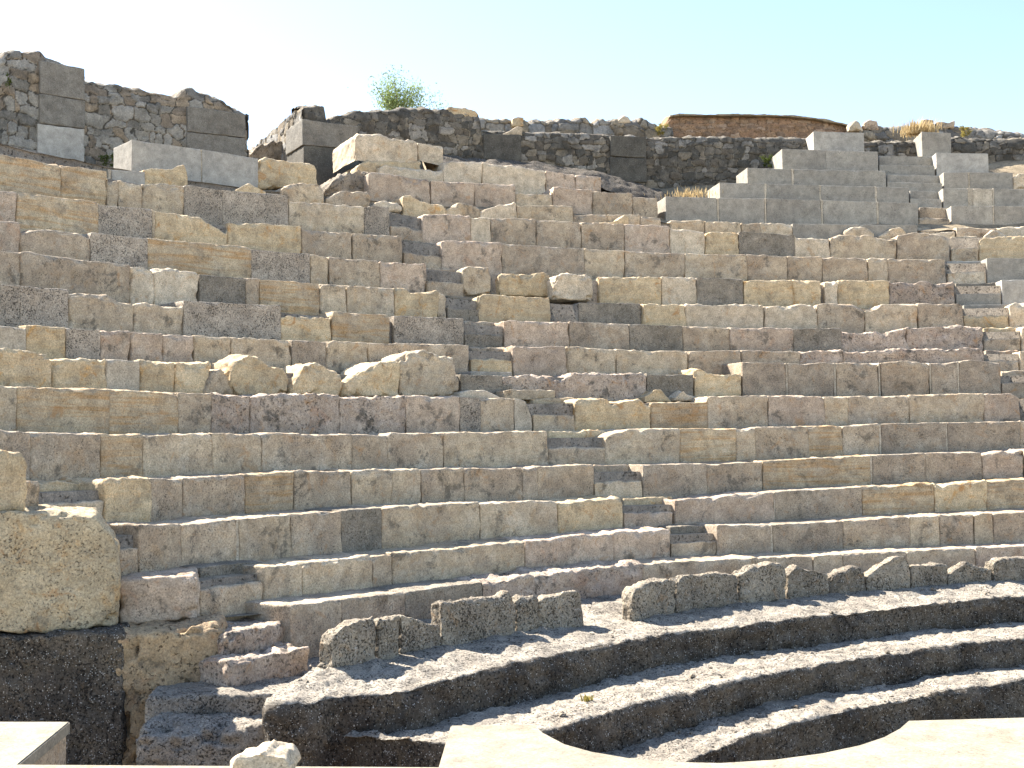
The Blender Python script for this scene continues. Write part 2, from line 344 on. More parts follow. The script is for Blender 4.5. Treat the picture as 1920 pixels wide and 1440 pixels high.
def slab(name, sty, parent, base, s_len, place, ztop, zbot, depth, dist, solid=False, rscale=1.0, ascale=1.0, mat=None, lean=0.0, base_obj=None, res_mul=1.0):
    """one rough stone. place(s)->(x,y) front line and (dx,dy) depth direction for s in 0..s_len; ztop/zbot(s) heights"""
    r0, A0, A1, A2, AT = STY[sty]; r0 *= rscale; A0, A1, A2, AT = (q * ascale for q in (A0, A1, A2, AT))
    _seed[0] += 7; sd = _seed[0]
    res = max(0.010, 1.7 * dist / 1204.0) * res_mul
    smid = np.linspace(0, s_len, 9)
    hh = float(np.max(ztop(smid) - zbot(smid)))
    na = max(3, int(s_len / res)); nb = max(2, int(depth / (res * 1.3))); nc = max(3, int(hh / res))
    r0 = min(r0, 0.35 * min(s_len, hh, depth))
    a = lin(na, r0, s_len); bq = lin(nb, r0, depth, solid); c = lin(nc, r0, 1.0 * hh, solid) / hh
    if not solid: c = 1 - c[::-1]
    c = np.clip(c, 0, 1)
    na, nb, nc = len(a) - 1, len(bq) - 1, len(c) - 1
    I, J, K = np.meshgrid(np.arange(na + 1), np.arange(nb + 1), np.arange(nc + 1), indexing='ij')
    mask = (I == 0) | (I == na) | (J == 0) | (K == nc)
    if solid: mask |= (J == nb) | (K == 0)
    else: mask &= True
    idx = -np.ones(I.shape, np.int64); idx[mask] = np.arange(mask.sum())
    fs = []
    def q(A, B, C, D): fs.append(np.stack([A.ravel(), B.ravel(), C.ravel(), D.ravel()], 1))
    X = idx[:, 0, :]; q(X[:-1, :-1], X[1:, :-1], X[1:, 1:], X[:-1, 1:])
    X = idx[:, :, nc]; q(X[:-1, :-1], X[1:, :-1], X[1:, 1:], X[:-1, 1:])
    X = idx[0]; q(X[1:, :-1], X[:-1, :-1], X[:-1, 1:], X[1:, 1:])
    X = idx[na]; q(X[:-1, :-1], X[1:, :-1], X[1:, 1:], X[:-1, 1:])
    if solid:
        X = idx[:, nb, :]; q(X[1:, :-1], X[:-1, :-1], X[:-1, 1:], X[1:, 1:])
        X = idx[:, :, 0]; q(X[1:, :-1], X[:-1, :-1], X[:-1, 1:], X[1:, 1:])
    Fq = np.concatenate(fs)
    ia, ib, ic = I[mask], J[mask], K[mask]
    sa, sb = a[ia], bq[ib]
    zb = zbot(sa); zt = ztop(sa)
    pt = np.stack([sa, sb * 0.8, np.zeros_like(sa)], 1)
    zt = zt + 1.5 * AT * fbm(pt, 0.10, 4, sd, 0.6)
    hl = np.maximum(zt - zb, 0.02)
    sc = c[ic] * hl
    P0 = np.stack([sa, sb, sc], 1)
    rn = noise(P0, 0.16, sd + 1) * 0.6 + noise(P0, 0.06, sd + 2) * 0.4
    r = r0 * (0.45 + 2.6 * np.clip(rn, 0, 1) ** 1.2 + 0.4 * np.clip(rn + 0.3, 0, 1))
    r = np.minimum(r, 0.45 * np.minimum(hl, min(s_len, depth)))
    ra = r if solid else r * SIDE[0]
    lo = np.stack([ra, r, r if solid else np.zeros_like(r) - 1], 1)
    hi = np.stack([s_len - ra, (depth - r) if solid else np.full_like(r, depth + 1), hl - r], 1)
    Pin = np.clip(P0, lo, np.maximum(hi, lo))
    dv = P0 - Pin; rv = np.stack([ra, r, r], 1); dn = dv / np.maximum(rv, 1e-6); ln = np.linalg.norm(dn, axis=1, keepdims=True)
    P = np.where(ln > 1e-6, Pin + rv * dn / np.maximum(ln, 1e-9), P0)
    nrm = dn / np.maximum(ln, 1e-9)
    off = np.array([sd * 3.17 % 50, sd * 1.31 % 50, 0])
    Q = P + off
    dsp = A0 * fbm(Q, 0.42, 2, sd + 3) + A1 * fbm(Q, 0.11, 2, sd + 4) + A2 * fbm(Q, 0.035, 2, sd + 5)
    if not solid: dsp = dsp * np.clip((P[:, 2] + 0.0) / 0.05 + 0.6, 0, 1)
    P = P + nrm * dsp[:, None]
    xy, dd = place(P[:, 0])
    bb = P[:, 1] + lean * P[:, 2]
    V = np.stack([xy[:, 0] + dd[:, 0] * bb, xy[:, 1] + dd[:, 1] * bb, zb + P[:, 2]], 1)
    return mk(name, V, Fq, mat or M[sty], parent, base)

def arc_place(phi0, phi1, R0, R1=None, L=None):
    R1 = R0 if R1 is None else R1
    def f(s):
        t = s / L; ph = phi0 + (phi1 - phi0) * t; R = R0 + (R1 - R0) * t
        d = np.stack([np.sin(ph), np.cos(ph)], 1)
        return np.array([CX, CY]) + d * R[:, None], d
    return f

def ring_stone(name, sty, parent, x0, x1, top, R, zbot, depth, gap=0.004, dR=0.0, solid=False, rscale=1.0, ascale=1.0, lean=0.0, base=None, R2=None):
    """stone whose front lies on a ring; top is a photo polyline, zbot a number, a function of bearing or ('y', photo y)"""
    xs = [p[0] for p in top]; ys = [p[1] for p in top]
    yl = lambda x: float(np.interp(x, xs, ys))
    inner = [(x, y) for x, y in top if x0 < x < x1]
    pts = [(x0, yl(x0))] + inner + [(x1, yl(x1))]
    Rf = (lambda x: R) if R2 is None else (lambda x: R + (R2 - R) * (x - x0) / (x1 - x0))
    q = [on_ring(x, y, Rf(x)) for x, y in pts]
    ph = np.array([phi_of(p) for p in q]); zz = np.array([p[2] for p in q])
    ph = np.maximum.accumulate(ph + np.arange(len(ph)) * 1e-7)
    Rm = R + dR
    g = gap / Rm
    p0, p1 = ph[0] + g, ph[-1] - g
    L = (p1 - p0) * Rm
    fz = lambda s: np.interp(p0 + (p1 - p0) * s / L, ph, zz)
    if isinstance(zbot, tuple):
        qb = [on_ring(x, yy, Rf(x)) for x, yy in ((x0, zbot[1]), (x1, zbot[-1]))]
        fb = lambda s: np.interp(s / L, [0, 1], [qb[0][2], qb[1][2]])
    elif callable(zbot): fb = lambda s: zbot(p0 + (p1 - p0) * s / L)
    else: fb = lambda s: np.full_like(np.asarray(s, float), zbot)
    dist = float(np.mean([math.hypot(p[0], p[1]) for p in q]))
    if base is None and parent is None:
        pm = pol(Rm, 0.5 * (p0 + p1)); base = np.array([pm[0], pm[1], float(np.mean(fb(np.array([0.0, L]))))])
    return slab(name, sty, parent, base, L, arc_place(p0, p1, Rm, None if R2 is None else R2 + dR, L), fz, fb, depth, dist, solid, rscale, ascale, lean=lean)

def row(k, label, top, x0, joints, cat='seat row', depth=None, zbot=None, Rk=None, group='stone seat rows of the theatre'):
    """one run of seating between two stairs: a thing; each dressed block in it a part. joints: (x_end, style[, opts])"""
    R = RAD[k] if Rk is None else Rk
    nxt = RAD.get(k + 1, R + 0.6)
    dep = depth or (nxt - R + 0.10)
    xm = 0.5 * (x0 + joints[-1][0])
    pm = on_ring(xm, float(np.interp(xm, [p[0] for p in top], [p[1] for p in top])), R)
    zb = zbot if zbot is not None else (lambda ph: H(k - 1, ph) - 0.05)
    zbase = float(zb(np.array([phi_of(pm)]))[0]) if callable(zb) else (zb if not isinstance(zb, tuple) else pm[2] - 0.4)
    t = rthing('seat_row', (pm[0], pm[1], zbase), label, cat, group)
    SIDE[0] = 0.14 if k <= 0 else 0.45
    xa = x0
    for j in joints:
        xb, sty = j[0], j[1]; o = j[2] if len(j) > 2 else {}
        if sty != '-':
            ja = o.get('top', top)
            nm = 'mortar_joint' if sty == 'm' and xb - xa < 16 else 'seat_block'
            loose = sty not in 'klmtds'
            dR = o.get('dR', random.uniform(-0.005, 0.006) if loose and k <= 0 else random.uniform(-0.012, 0.014) if loose else random.uniform(-0.003, 0.003))
            if nm == 'mortar_joint': dR = 0.004
            ring_stone(nm, sty, t, xa, xb, ja, R, zb, dep, gap=(0.0006 if k <= 0 else 0.002) if loose else 0.001, dR=dR,
                       rscale=o.get('r', 1), ascale=o.get('a', 1))
        xa = xb
    def extend(x, p1, sty):
        p = on_ring(x, float(np.interp(x, [q[0] for q in top], [q[1] for q in top])), R); p0 = phi_of(p)
        if sty == 'm': sty = 'n'
        a_, b_ = (p0, p1) if p1 > p0 else (p1, p0)
        if b_ - a_ < 0.01: return
        L = (b_ - a_) * R
        slab('seat_block', sty, t, None, L, arc_place(a_, b_, R, None, L), lambda s: np.full_like(np.asarray(s, float), p[2]), lambda s: np.full_like(np.asarray(s, float), float(zb(np.array([p0]))[0]) if callable(zb) else zbase), dep, 16.0, res_mul=2.0)
    if joints[-1][0] >= 2040 and callable(zb): extend(joints[-1][0], 28 * D2R, joints[-1][1])
    if x0 <= -150 and callable(zb): extend(x0, -70 * D2R, joints[0][1])
    return t

# ------------------------------------------------------------------ camera, light, sky
cam = bpy.data.cameras.new('camera'); co = bpy.data.objects.new('camera', cam); COL.objects.link(co)
cam.sensor_width = 36; cam.lens = 36 * F_PX / 1920; cam.clip_end = 3000; cam.clip_start = 0.05
fw = Vector((0, math.cos(PITCH), math.sin(PITCH))); up0 = Vector((0, -math.sin(PITCH), math.cos(PITCH))); rt0 = Vector((1, 0, 0))
cr, sr = math.cos(ROLL), math.sin(ROLL)
rt = cr * rt0 + sr * up0; up = -sr * rt0 + cr * up0
mw = Matrix((rt, up, -fw)).transposed().to_4x4(); mw.translation = Vector((0, 0, ZO))
co.matrix_world = mw
SC.camera = co
sun = bpy.data.lights.new('sun', 'SUN'); sun.energy = 4.6; sun.angle = math.radians(0.55); sun.color = (1.0, 0.93, 0.83)
so = bpy.data.objects.new('sun', sun); COL.objects.link(so); so.rotation_euler = SUN.to_track_quat('Z', 'Y').to_euler(); so.location = (-20, 18, 30)
w = bpy.data.worlds.new('World'); SC.world = w; w.use_nodes = True
nt = w.node_tree; nt.nodes.clear()
sky = nt.nodes.new('ShaderNodeTexSky'); sky.sky_type = 'NISHITA'; sky.sun_disc = False
sky.sun_elevation = math.asin(SUN.z); sky.sun_rotation = math.atan2(SUN.x, SUN.y)
sky.altitude = 800; sky.air_density = 1.0; sky.dust_density = 1.0; sky.ozone_density = 1.0
bg = nt.nodes.new('ShaderNodeBackground'); bg.inputs[1].default_value = 0.085
wo = nt.nodes.new('ShaderNodeOutputWorld')
tint = nt.nodes.new('ShaderNodeMix'); tint.data_type = 'RGBA'; tint.blend_type = 'MULTIPLY'; tint.inputs[0].default_value = 1.0
tint.inputs[7].default_value = (1.02, 0.985, 0.95, 1)
nt.links.new(sky.outputs[0], tint.inputs[6]); nt.links.new(tint.outputs[2], bg.inputs[0]); nt.links.new(bg.outputs[0], wo.inputs[0])
vs = SC.view_settings; vs.view_transform = 'Standard'; vs.look = 'None'; vs.gamma = 1; vs.exposure = 2.1
SC.cycles.max_bounces = 6; SC.cycles.diffuse_bounces = 4

# ------------------------------------------------------------------ the setting
def polar_sheet(name, Rs, phis, zf, mat, amp=0.03, sc=0.25, label=None, kind='structure', seed=5):
    R, P = np.meshgrid(Rs, phis, indexing='ij')
    Z = zf(R, P)
    V = np.stack([CX + R * np.sin(P), CY + R * np.cos(P), Z], -1).reshape(-1, 3)
    V[:, 2] += amp * fbm(V, sc, 4, seed)
    n, m = R.shape; I = np.arange(n * m).reshape(n, m)
    Fq = np.stack([I[:-1, :-1].ravel(), I[:-1, 1:].ravel(), I[1:, 1:].ravel(), I[1:, :-1].ravel()], 1)[:, ::-1]
    o = mk(name, V, Fq, mat); tag(o, kind=kind)
    return o

# land all round, out to the horizon, and the hill the seats climb
def land():
    g = np.concatenate([-np.geomspace(900, 6, 40), np.linspace(-5, 35, 60), np.geomspace(37, 900, 40)])
    X, Y = np.meshgrid(g, g, indexing='ij')
    r = np.hypot(X - CX, Y - CY); ph = np.arctan2(X - CX, Y - CY)
    V = np.stack([X, Y, np.full_like(X, -2.5)], -1).reshape(-1, 3)
    V[:, 2] += 0.04 * fbm(V, 3.0, 3, 9)
    n = len(g); I = np.arange(n * n).reshape(n, n)
    Fq = np.stack([I[:-1, :-1].ravel(), I[1:, :-1].ravel(), I[1:, 1:].ravel(), I[:-1, 1:].ravel()], 1)
    tag(mk('ground', V, Fq, M['sand'], base=(0, 0, -2.5)), kind='structure')
land()
# terraced core under the seats
def terrace():
    ph = np.linspace(-78, 32, 260) * D2R
    lim = {-5: -53.5, -4: -59.0, -3: -61.0, -2: -64.5, -1: -70}
    prof = []
    for k in range(-5, 9):
        pe = np.maximum(ph, lim.get(k, -90) * D2R)
        prof.append((np.full_like(ph, RAD[k] + 0.07), H(k - 1, ph) - 0.075, pe))
        prof.append((np.full_like(ph, RAD[k] + 0.07), H(k, ph) - 0.075, pe))
    prof.append((np.full_like(ph, RAD[9] + 0.1), H(8, ph) - 0.075, ph))
    V = []
    for R, z, pe in prof: V.append(np.stack([CX + R * np.sin(pe), CY + R * np.cos(pe), z], 1))
    V = np.array(V); n, m = V.shape[:2]
    I = np.arange(n * m).reshape(n, m)
    Fq = np.stack([I[:-1, :-1].ravel(), I[:-1, 1:].ravel(), I[1:, 1:].ravel(), I[1:, :-1].ravel()], 1)[:, ::-1]
    V = V.reshape(-1, 3); V[:, 2] += 0.008 * fbm(V, 0.3, 3, 4)
    tag(mk('terrace', V, Fq, M['core'], base=(CX, CY, -2.4)), kind='structure')
terrace()
R_WALL = 20.6
FOOT = [(-150,285),(0,300),(160,318),(460,320),(545,345),(660,360),(835,302),(1000,316),(1240,352),(1350,346),(1500,340),(1640,318),(1720,312),(1920,300),(2080,300)]
_fq = [on_ring(x, y, R_WALL) for x, y in FOOT]
FOOT_P = np.array([phi_of(p) for p in _fq]); FOOT_Z = np.array([p[2] for p in _fq])
foot = lambda ph: np.interp(ph, FOOT_P, FOOT_Z)
def hill_z(R, P):
    z8 = H(8, P) - 0.08
    t = np.clip((R - RAD[8] - 0.1) / (R_WALL - RAD[8] - 0.1), 0, 1)
    z = z8 + (foot(P) - z8) * t ** 1.15
    z = np.where(R > R_WALL + 2.2, foot(P) + 0.6 - 0.10 * (R - R_WALL - 2.2), z)
    return z
polar_sheet('hillside', np.concatenate([np.linspace(RAD[8] + 0.05, 21.5, 70), np.linspace(21.6, 60, 30)]), np.linspace(-62, 34, 330) * D2R, hill_z, M['earth'], 0.05, 0.5)

# ------------------------------------------------------------------ seat rows, left of the long stair
L_ = 'left of the long diagonal stair'
row(-5, 'lowest plinth course of the seating, long unbroken stained band just behind the broken parapet', [(545,1137),(560,1134),(700,1117),(900,1093),(1040,1075),(1180,1060),(1300,1052),(1450,1045),(1600,1037),(1920,1024),(2060,1018)],
    545, [(640,'s'),(760,'s'),(905,'d'),(1000,'q'),(1205,'q',{'r':1.5}),(1420,'n'),(1525,'n'),(1580,'c'),(1700,'n'),(1830,'n'),(2060,'p')], zbot=-1.6)
row(-4, 'lowest true seat row left of the stair, long pinkish cream blocks with bright sunlit edge', [(497,1063),(568,1055),(700,1042),(800,1033),(985,1014),(1100,1004),(1255,992)],
    497, [(568,'c'),(700,'c'),(737,'n'),(985,'c'),(1150,'p'),(1256,'p')])
row(-3, 'second seat row from below left of the stair, ends in a worn golden block', [(262,984),(340,984),(445,973),(640,957),(900,943),(1040,940),(1052,944),(1080,940),(1165,933)],
    262, [(340,'n'),(443,'n'),(449,'m'),(547,'c'),(640,'n'),(716,'d'),(900,'c'),(1046,'c'),(1168,'g',{'r':1.6})])
row(-2, 'third seat row from below left of the stair, tan blocks stained dark at their foot', [(130,905),(190,912),(205,899),(283,897),(345,897),(460,890),(560,884),(640,882),(735,881),(870,878),(980,877),(990,880),(1010,874),(1113,872)],
    198, [(283,'g'),(345,'n'),(460,'n'),(552,'b'),(660,'n'),(735,'c'),(790,'c'),(870,'n'),(980,'n'),(1008,'s'),(1113,'n')])
row(-1, 'fourth seat row from below left of the stair, broad greyish tan blocks ending mid stair', [(-160,800),(0,806),(60,811),(190,812),(210,815),(268,815),(398,812),(492,813),(640,814),(715,818),(728,818),(735,812),(832,811),(1026,808)],
    -160, [(-40,'n'),(58,'s'),(190,'n'),(268,'b'),(398,'c'),(492,'c'),(660,'n'),(727,'n'),(832,'n'),(1027,'c')])
row(0, 'eye level seat row left of the stair, gold banded at left, pink at right', [(-160,715),(0,723),(35,726),(205,731),(335,736),(395,738),(470,740),(620,740),(635,743),(760,743),(862,744),(900,746),(965,747),(985,752),(1000,790)],
    -160, [(-60,'b'),(34,'c'),(205,'b'),(335,'b'),(396,'n'),(470,'q'),(636,'q'),(761,'q'),(862,'p'),(901,'t'),(965,'n'),(998,'m')])
row(1, 'patched golden row at far left below the broken rocks, mortar smeared between its stones', [(-160,650),(0,652),(60,655),(95,664),(103,674),(200,674),(300,678),(395,681)],
    -160, [(-40,'g',{'r':1.6}),(101,'g',{'r':1.8}),(200,'g',{'r':1.6}),(262,'m',{'r':2}),(330,'g',{'r':1.5}),(395,'g',{'r':1.5})])
row(2, 'seat row just above the broken rocks, patchy pink cream and grey blocks', [(-160,604),(0,610),(20,612),(48,616),(52,609),(125,614),(245,622),(365,629),(435,632),(547,637),(612,640),(690,643),(880,646)],
    -160, [(-50,'c'),(50,'m',{'r':2}),(125,'g'),(188,'t'),(245,'p'),(305,'p'),(365,'p'),(435,'c'),(548,'c'),(612,'s'),(690,'c'),(880,'n')])
row(3, 'row left of the stair with two square pitted grey blocks and a pale ragged pair', [(-160,522),(0,533),(128,543),(130,552),(150,548),(205,552),(225,566),(250,572),(275,566),(300,572),(343,577),(345,563),(525,573),(528,592),(622,596),(625,584),(730,589),(738,592),(868,597)],
    -160, [(-60,'t'),(38,'t'),(129,'t'),(250,'c',{'r':1.5}),(344,'c',{'r':1.4}),(526,'t'),(623,'g'),(731,'b',{'r':1.6}),(739,'-'),(869,'t')])
row(4, 'brownish row left of the stair, its middle stones white and crumbling', [(-160,455),(0,468),(40,473),(243,497),(247,500),(275,500),(290,508),(300,503),(345,506),(374,512),(376,515),(460,521),(487,522),(600,531),(738,541),(762,540),(770,549),(822,547),(838,556)],
    -160, [(-50,'n'),(40,'n'),(244,'n'),(291,'w',{'r':1.8}),(375,'w',{'r':2}),(461,'d'),(487,'n'),(601,'b'),(650,'c'),(739,'c'),(821,'g'),(838,'c')])
row(5, 'row left of the stair holding one arched worn stone and two pitted grey blocks', [(-160,405),(0,415),(36,418),(38,440),(60,431),(110,430),(150,436),(169,447),(171,436),(277,447),(460,462),(471,468),(582,476),(617,482),(710,489),(798,496)],
    -160, [(-50,'n'),(37,'p'),(170,'n',{'r':2}),(277,'t'),(471,'b',{'r':1.4}),(582,'t'),(617,'c'),(711,'n'),(798,'p')])
row(6, 'row left of the stair with bright orange golden blocks, one broken to a slope', [(-160,335),(0,357),(32,361),(183,378),(187,385),(285,392),(290,396),(350,402),(380,412),(424,440),(428,416),(470,419),(565,424),(567,430),(660,436),(755,441)],
    -160, [(-70,'n'),(32,'p'),(185,'b'),(286,'t'),(291,'c'),(426,'g',{'r':1.4}),(565,'g'),(661,'n'),(755,'n',{'r':1.5})])
row(7, 'high row left of the stair with long pitted grey blocks and chipped cream stones', [(-160,262),(0,288),(115,308),(200,321),(204,341),(222,339),(266,347),(268,345),(310,343),(345,350),(349,347),(418,356),(540,366),(543,378),(690,388),(696,385),(729,389)],
    -160, [(-60,'n'),(115,'b'),(202,'b'),(223,'c'),(267,'c'),(345,'c',{'r':1.6}),(417,'t'),(541,'t'),(683,'c'),(730,'t')])
row(8, 'short grey low course at upper left in front of the large concrete block', [(203,318),(270,322)], 203, [(209,'m'),(272,'l')])
row(9, 'two large smooth grey concrete blocks standing at upper left below the wall', [(247,262),(378,280),(484,297)], 247, [(377,'l'),(379,'m'),(484,'l')], cat='concrete blocks', depth=0.62, zbot=lambda ph: H(8, ph) - 0.25, group='grey concrete seat blocks')

# ------------------------------------------------------------------ seat rows, between the two stairs
row(-4, 'lowest true seat row right of the stair, pitted brown block then tan blocks', [(1345,986),(1450,984),(1580,977),(1700,970),(1900,960),(2060,954)],
    1345, [(1445,'s'),(1449,'m'),(1580,'s'),(1705,'n'),(1762,'c'),(1826,'n'),(1862,'c'),(1960,'n'),(2060,'n')])
row(-3, 'second seat row from below right of the stair, pitted brown and golden blocks', [(1266,938),(1300,935),(1450,923),(1600,914),(1712,909),(1718,905),(1752,906),(1765,910),(1850,903),(1900,900),(2060,896)],
    1266, [(1451,'p'),(1453,'m'),(1616,'s'),(1752,'b'),(1850,'g'),(1960,'b'),(2060,'n')])
row(-2, 'third seat row from below right of the stair, straight edged with patched brown blocks', [(1205,871),(1325,869),(1345,870),(1430,864),(1600,855),(1735,850),(1835,848),(1850,851),(1880,844),(1900,850),(1920,842),(2060,838)],
    1205, [(1325,'s'),(1430,'n'),(1631,'b'),(1635,'m'),(1735,'s'),(1840,'s'),(1920,'p',{'r':1.8}),(2060,'n')])
row(-1, 'fourth seat row from below right of the stair, chipped cream start and dark pitted end', [(1135,822),(1150,812),(1180,804),(1275,804),(1380,804),(1400,807),(1415,802),(1515,799),(1565,797),(1580,800),(1650,795),(1775,792),(1920,790),(2060,787)],
    1135, [(1275,'c',{'r':1.6}),(1380,'b'),(1415,'c'),(1515,'n'),(1580,'b'),(1648,'n'),(1652,'m'),(1773,'s'),(1776,'m'),(1912,'s'),(2060,'n')])
row(0, 'eye level seat row right of the stair, gnawed gold stone then smooth pinkish blocks', [(1078,752),(1090,748),(1140,746),(1150,758),(1165,752),(1200,748),(1218,760),(1222,756),(1325,754),(1327,743),(1440,742),(1590,744),(1700,742),(1845,738),(1900,738),(1912,743)],
    1078, [(1221,'g',{'r':1.8}),(1326,'b'),(1440,'n'),(1545,'p'),(1590,'c'),(1705,'n'),(1845,'c'),(1912,'p')])
row(1, 'tall row of upright grey slabs with pale mortar joints on the right', [(1392,678),(1473,681),(1475,681),(1510,683),(1545,679),(1563,681),(1600,680),(1647,682),(1649,680),(1700,677),(1742,681),(1744,681),(1770,682),(1796,678),(1820,674),(1850,679),(1872,681)],
    1392, [(1473,'s'),(1477,'m'),(1563,'s'),(1567,'m'),(1647,'n'),(1650,'m'),(1742,'n'),(1746,'m'),(1794,'s'),(1798,'m'),(1876,'s')])
row(1, 'low dark rubbly course below the rows right of the stair, pink stone in its middle', [(862,702),(940,704),(945,703),(1045,706),(1052,714),(1075,701),(1215,700),(1218,703),(1298,702)],
    864, [(942,'d'),(1046,'q',{'r':1.5}),(1213,'q',{'r':1.6}),(1300,'d')])
row(2, 'thin tan course right of the stair just above the upright slabs', [(962,648),(1062,650),(1155,656),(1290,658),(1390,657),(1500,660),(1580,656),(1600,660),(1700,655),(1845,652)],
    962, [(1063,'p'),(1155,'c',{'r':1.5}),(1290,'c'),(1390,'n'),(1500,'n'),(1580,'q'),(1845,'q',{'r':1.3})])
row(3, 'grey brown row right of the stair with one pale block and a crumbled pink end', [(945,601),(1100,604),(1270,611),(1370,615),(1487,616),(1577,614),(1580,623),(1600,626),(1640,623),(1660,625),(1700,616),(1740,613),(1800,611),(1840,613)],
    945, [(1068,'p'),(1180,'s'),(1280,'d'),(1369,'n'),(1487,'p'),(1577,'d'),(1700,'q',{'r':1.4}),(1842,'q',{'r':1.2})])
row(4, 'row of white and cream worn stones right of the stair below the hanging boulder', [(897,556),(915,553),(1032,557),(1034,575),(1088,567),(1204,568),(1206,569),(1285,571),(1432,571),(1435,573),(1460,572),(1480,576),(1500,570),(1530,572),(1545,568),(1600,570),(1621,582),(1635,582),(1655,569),(1720,569),(1800,569),(1806,574)],
    897, [(1033,'g',{'r':1.3}),(1088,'-'),(1205,'d',{'dR':0.05}),(1286,'g'),(1433,'w'),(1532,'w',{'r':1.6}),(1622,'n',{'r':1.5}),(1721,'c',{'r':1.3}),(1806,'n')])
row(5, 'row right of the stair mixing orange golden stones with one dark pitted block', [(1123,519),(1240,519),(1306,521),(1308,520),(1392,523),(1395,526),(1485,526),(1487,525),(1540,526),(1545,528),(1570,526),(1667,527),(1670,531),(1700,530),(1740,527),(1760,532),(1790,528)],
    1123, [(1241,'g',{'r':1.4}),(1306,'w'),(1393,'d'),(1486,'g'),(1540,'g',{'r':1.8}),(1545,'-'),(1571,'w',{'r':1.4}),(1668,'g'),(1791,'q',{'r':1.2})])
row(6, 'even row of tan blocks right of the stair, wide grey block near its start', [(828,452),(838,450),(940,456),(942,457),(1095,466),(1172,470),(1283,475),(1400,478),(1475,480),(1540,482),(1625,484),(1640,482),(1665,486),(1772,485)],
    828, [(941,'p'),(1096,'s'),(1172,'c'),(1284,'n'),(1400,'c'),(1476,'n'),(1541,'n'),(1626,'n'),(1665,'w',{'r':1.5}),(1773,'n')])
row(7, 'row of tan blocks right of the stair top, broken cream stones at right', [(792,405),(803,400),(882,404),(884,408),(918,410),(920,408),(1005,411),(1090,416),(1170,419),(1255,424),(1262,432),(1290,430),(1320,437),(1322,436),(1340,432),(1385,436),(1388,434),(1490,440),(1492,446),(1555,448),(1558,446),(1575,440),(1600,442),(1630,439),(1655,446),(1680,449),(1684,441),(1710,436),(1760,438),(1780,446)],
    792, [(883,'p'),(920,'w'),(1005,'n'),(1090,'n'),(1171,'n'),(1256,'p'),(1320,'w',{'r':1.6}),(1385,'g',{'r':1.7}),(1490,'d'),(1557,'w'),(1681,'c',{'r':1.5}),(1780,'n',{'r':1.5})])
row(8, 'low course of broken pale stones peeking over the tan row right of the stair top', [(755,368),(772,365),(790,376),(810,382),(835,384),(838,392),(860,380),(880,382),(898,388),(902,396),(930,386),(965,379),(970,384),(1074,385),(1076,401),(1140,402),(1198,403),(1235,408)],
    755, [(836,'g',{'r':1.3}),(901,'c',{'r':1.3}),(969,'w',{'r':1.2}),(1075,'c'),(1140,'n'),(1200,'c'),(1240,'n')])
row(8, 'low course of small cream stones and grey concrete under the widest concrete step', [(1258,413),(1320,412),(1325,415),(1385,416),(1395,420),(1424,418),(1427,418),(1485,420),(1487,419),(1720,422)],
    1258, [(1322,'c'),(1390,'c'),(1426,'n'),(1486,'w'),(1720,'k')])
row(9, 'pinkish square blocks on the ruined upper tier under the big white stones', [(690,325),(700,322),(720,324),(806,336),(808,339),(888,343),(964,345)],
    692, [(807,'p',{'r':1.6}),(889,'p'),(966,'p')])
row(9, 'cream and pink blocks stepping down toward the concrete stair blocks', [(966,362),(1036,364),(1038,350),(1110,356),(1112,358),(1185,362),(1187,369),(1230,370)],
    966, [(1037,'c'),(1111,'p'),(1186,'n'),(1234,'n')])
row(10, 'rounded white blocks of the ruined upper tier right of the big split stone', [(710,314),(722,309),(830,321),(832,304),(845,301),(903,305),(905,306),(960,311),(1022,319),(1025,320),(1125,331)],
    712, [(831,'w',{'r':1.5}),(904,'w',{'r':1.7}),(1024,'w',{'r':1.7}),(1080,'p'),(1128,'p')])
row(11, 'huge white stone split in two crowning the ruined upper tier', [(665,256),(672,250),(715,253),(735,262),(760,261),(782,264),(785,266),(830,273)],
    665, [(783,'w',{'r':2.2,'a':1.4}),(832,'w',{'r':1.9})], cat='split stone', zbot=('y', 300, 312), Rk=RAD[10] + 0.25)
G_ = 'grey concrete seat blocks'
row(9, 'widest lowest tier of the grey concrete steps beside the upper stair', [(1248,369),(1346,371),(1435,372),(1541,375),(1645,378),(1721,381)], 1248,
    [(1344,'k'),(1348,'m'),(1433,'k'),(1437,'m'),(1539,'k'),(1543,'m'),(1643,'k'),(1647,'m'),(1721,'k')], cat='concrete blocks', group=G_)
row(10, 'second tier of the grey concrete steps with three pale mortar joints', [(1349,342),(1435,344),(1538,347),(1642,350),(1704,351)], 1349,
    [(1433,'k'),(1437,'m'),(1536,'k'),(1539,'m'),(1640,'k'),(1644,'m'),(1704,'k')], cat='concrete blocks', group=G_)
row(11, 'third tier of the grey concrete steps made of two blocks', [(1401,314),(1486,317),(1661,320)], 1401, [(1484,'k'),(1488,'m'),(1661,'k')], cat='concrete blocks', group=G_)
row(12, 'fourth tier of the grey concrete steps below the single top block', [(1466,279),(1560,282),(1646,284)], 1466, [(1548,'k'),(1646,'k')], cat='concrete blocks', group=G_)
row(13, 'single pale top block of the grey concrete steps against the wall', [(1525,246),(1620,249)], 1525, [(1620,'l')], cat='concrete block', group=G_)

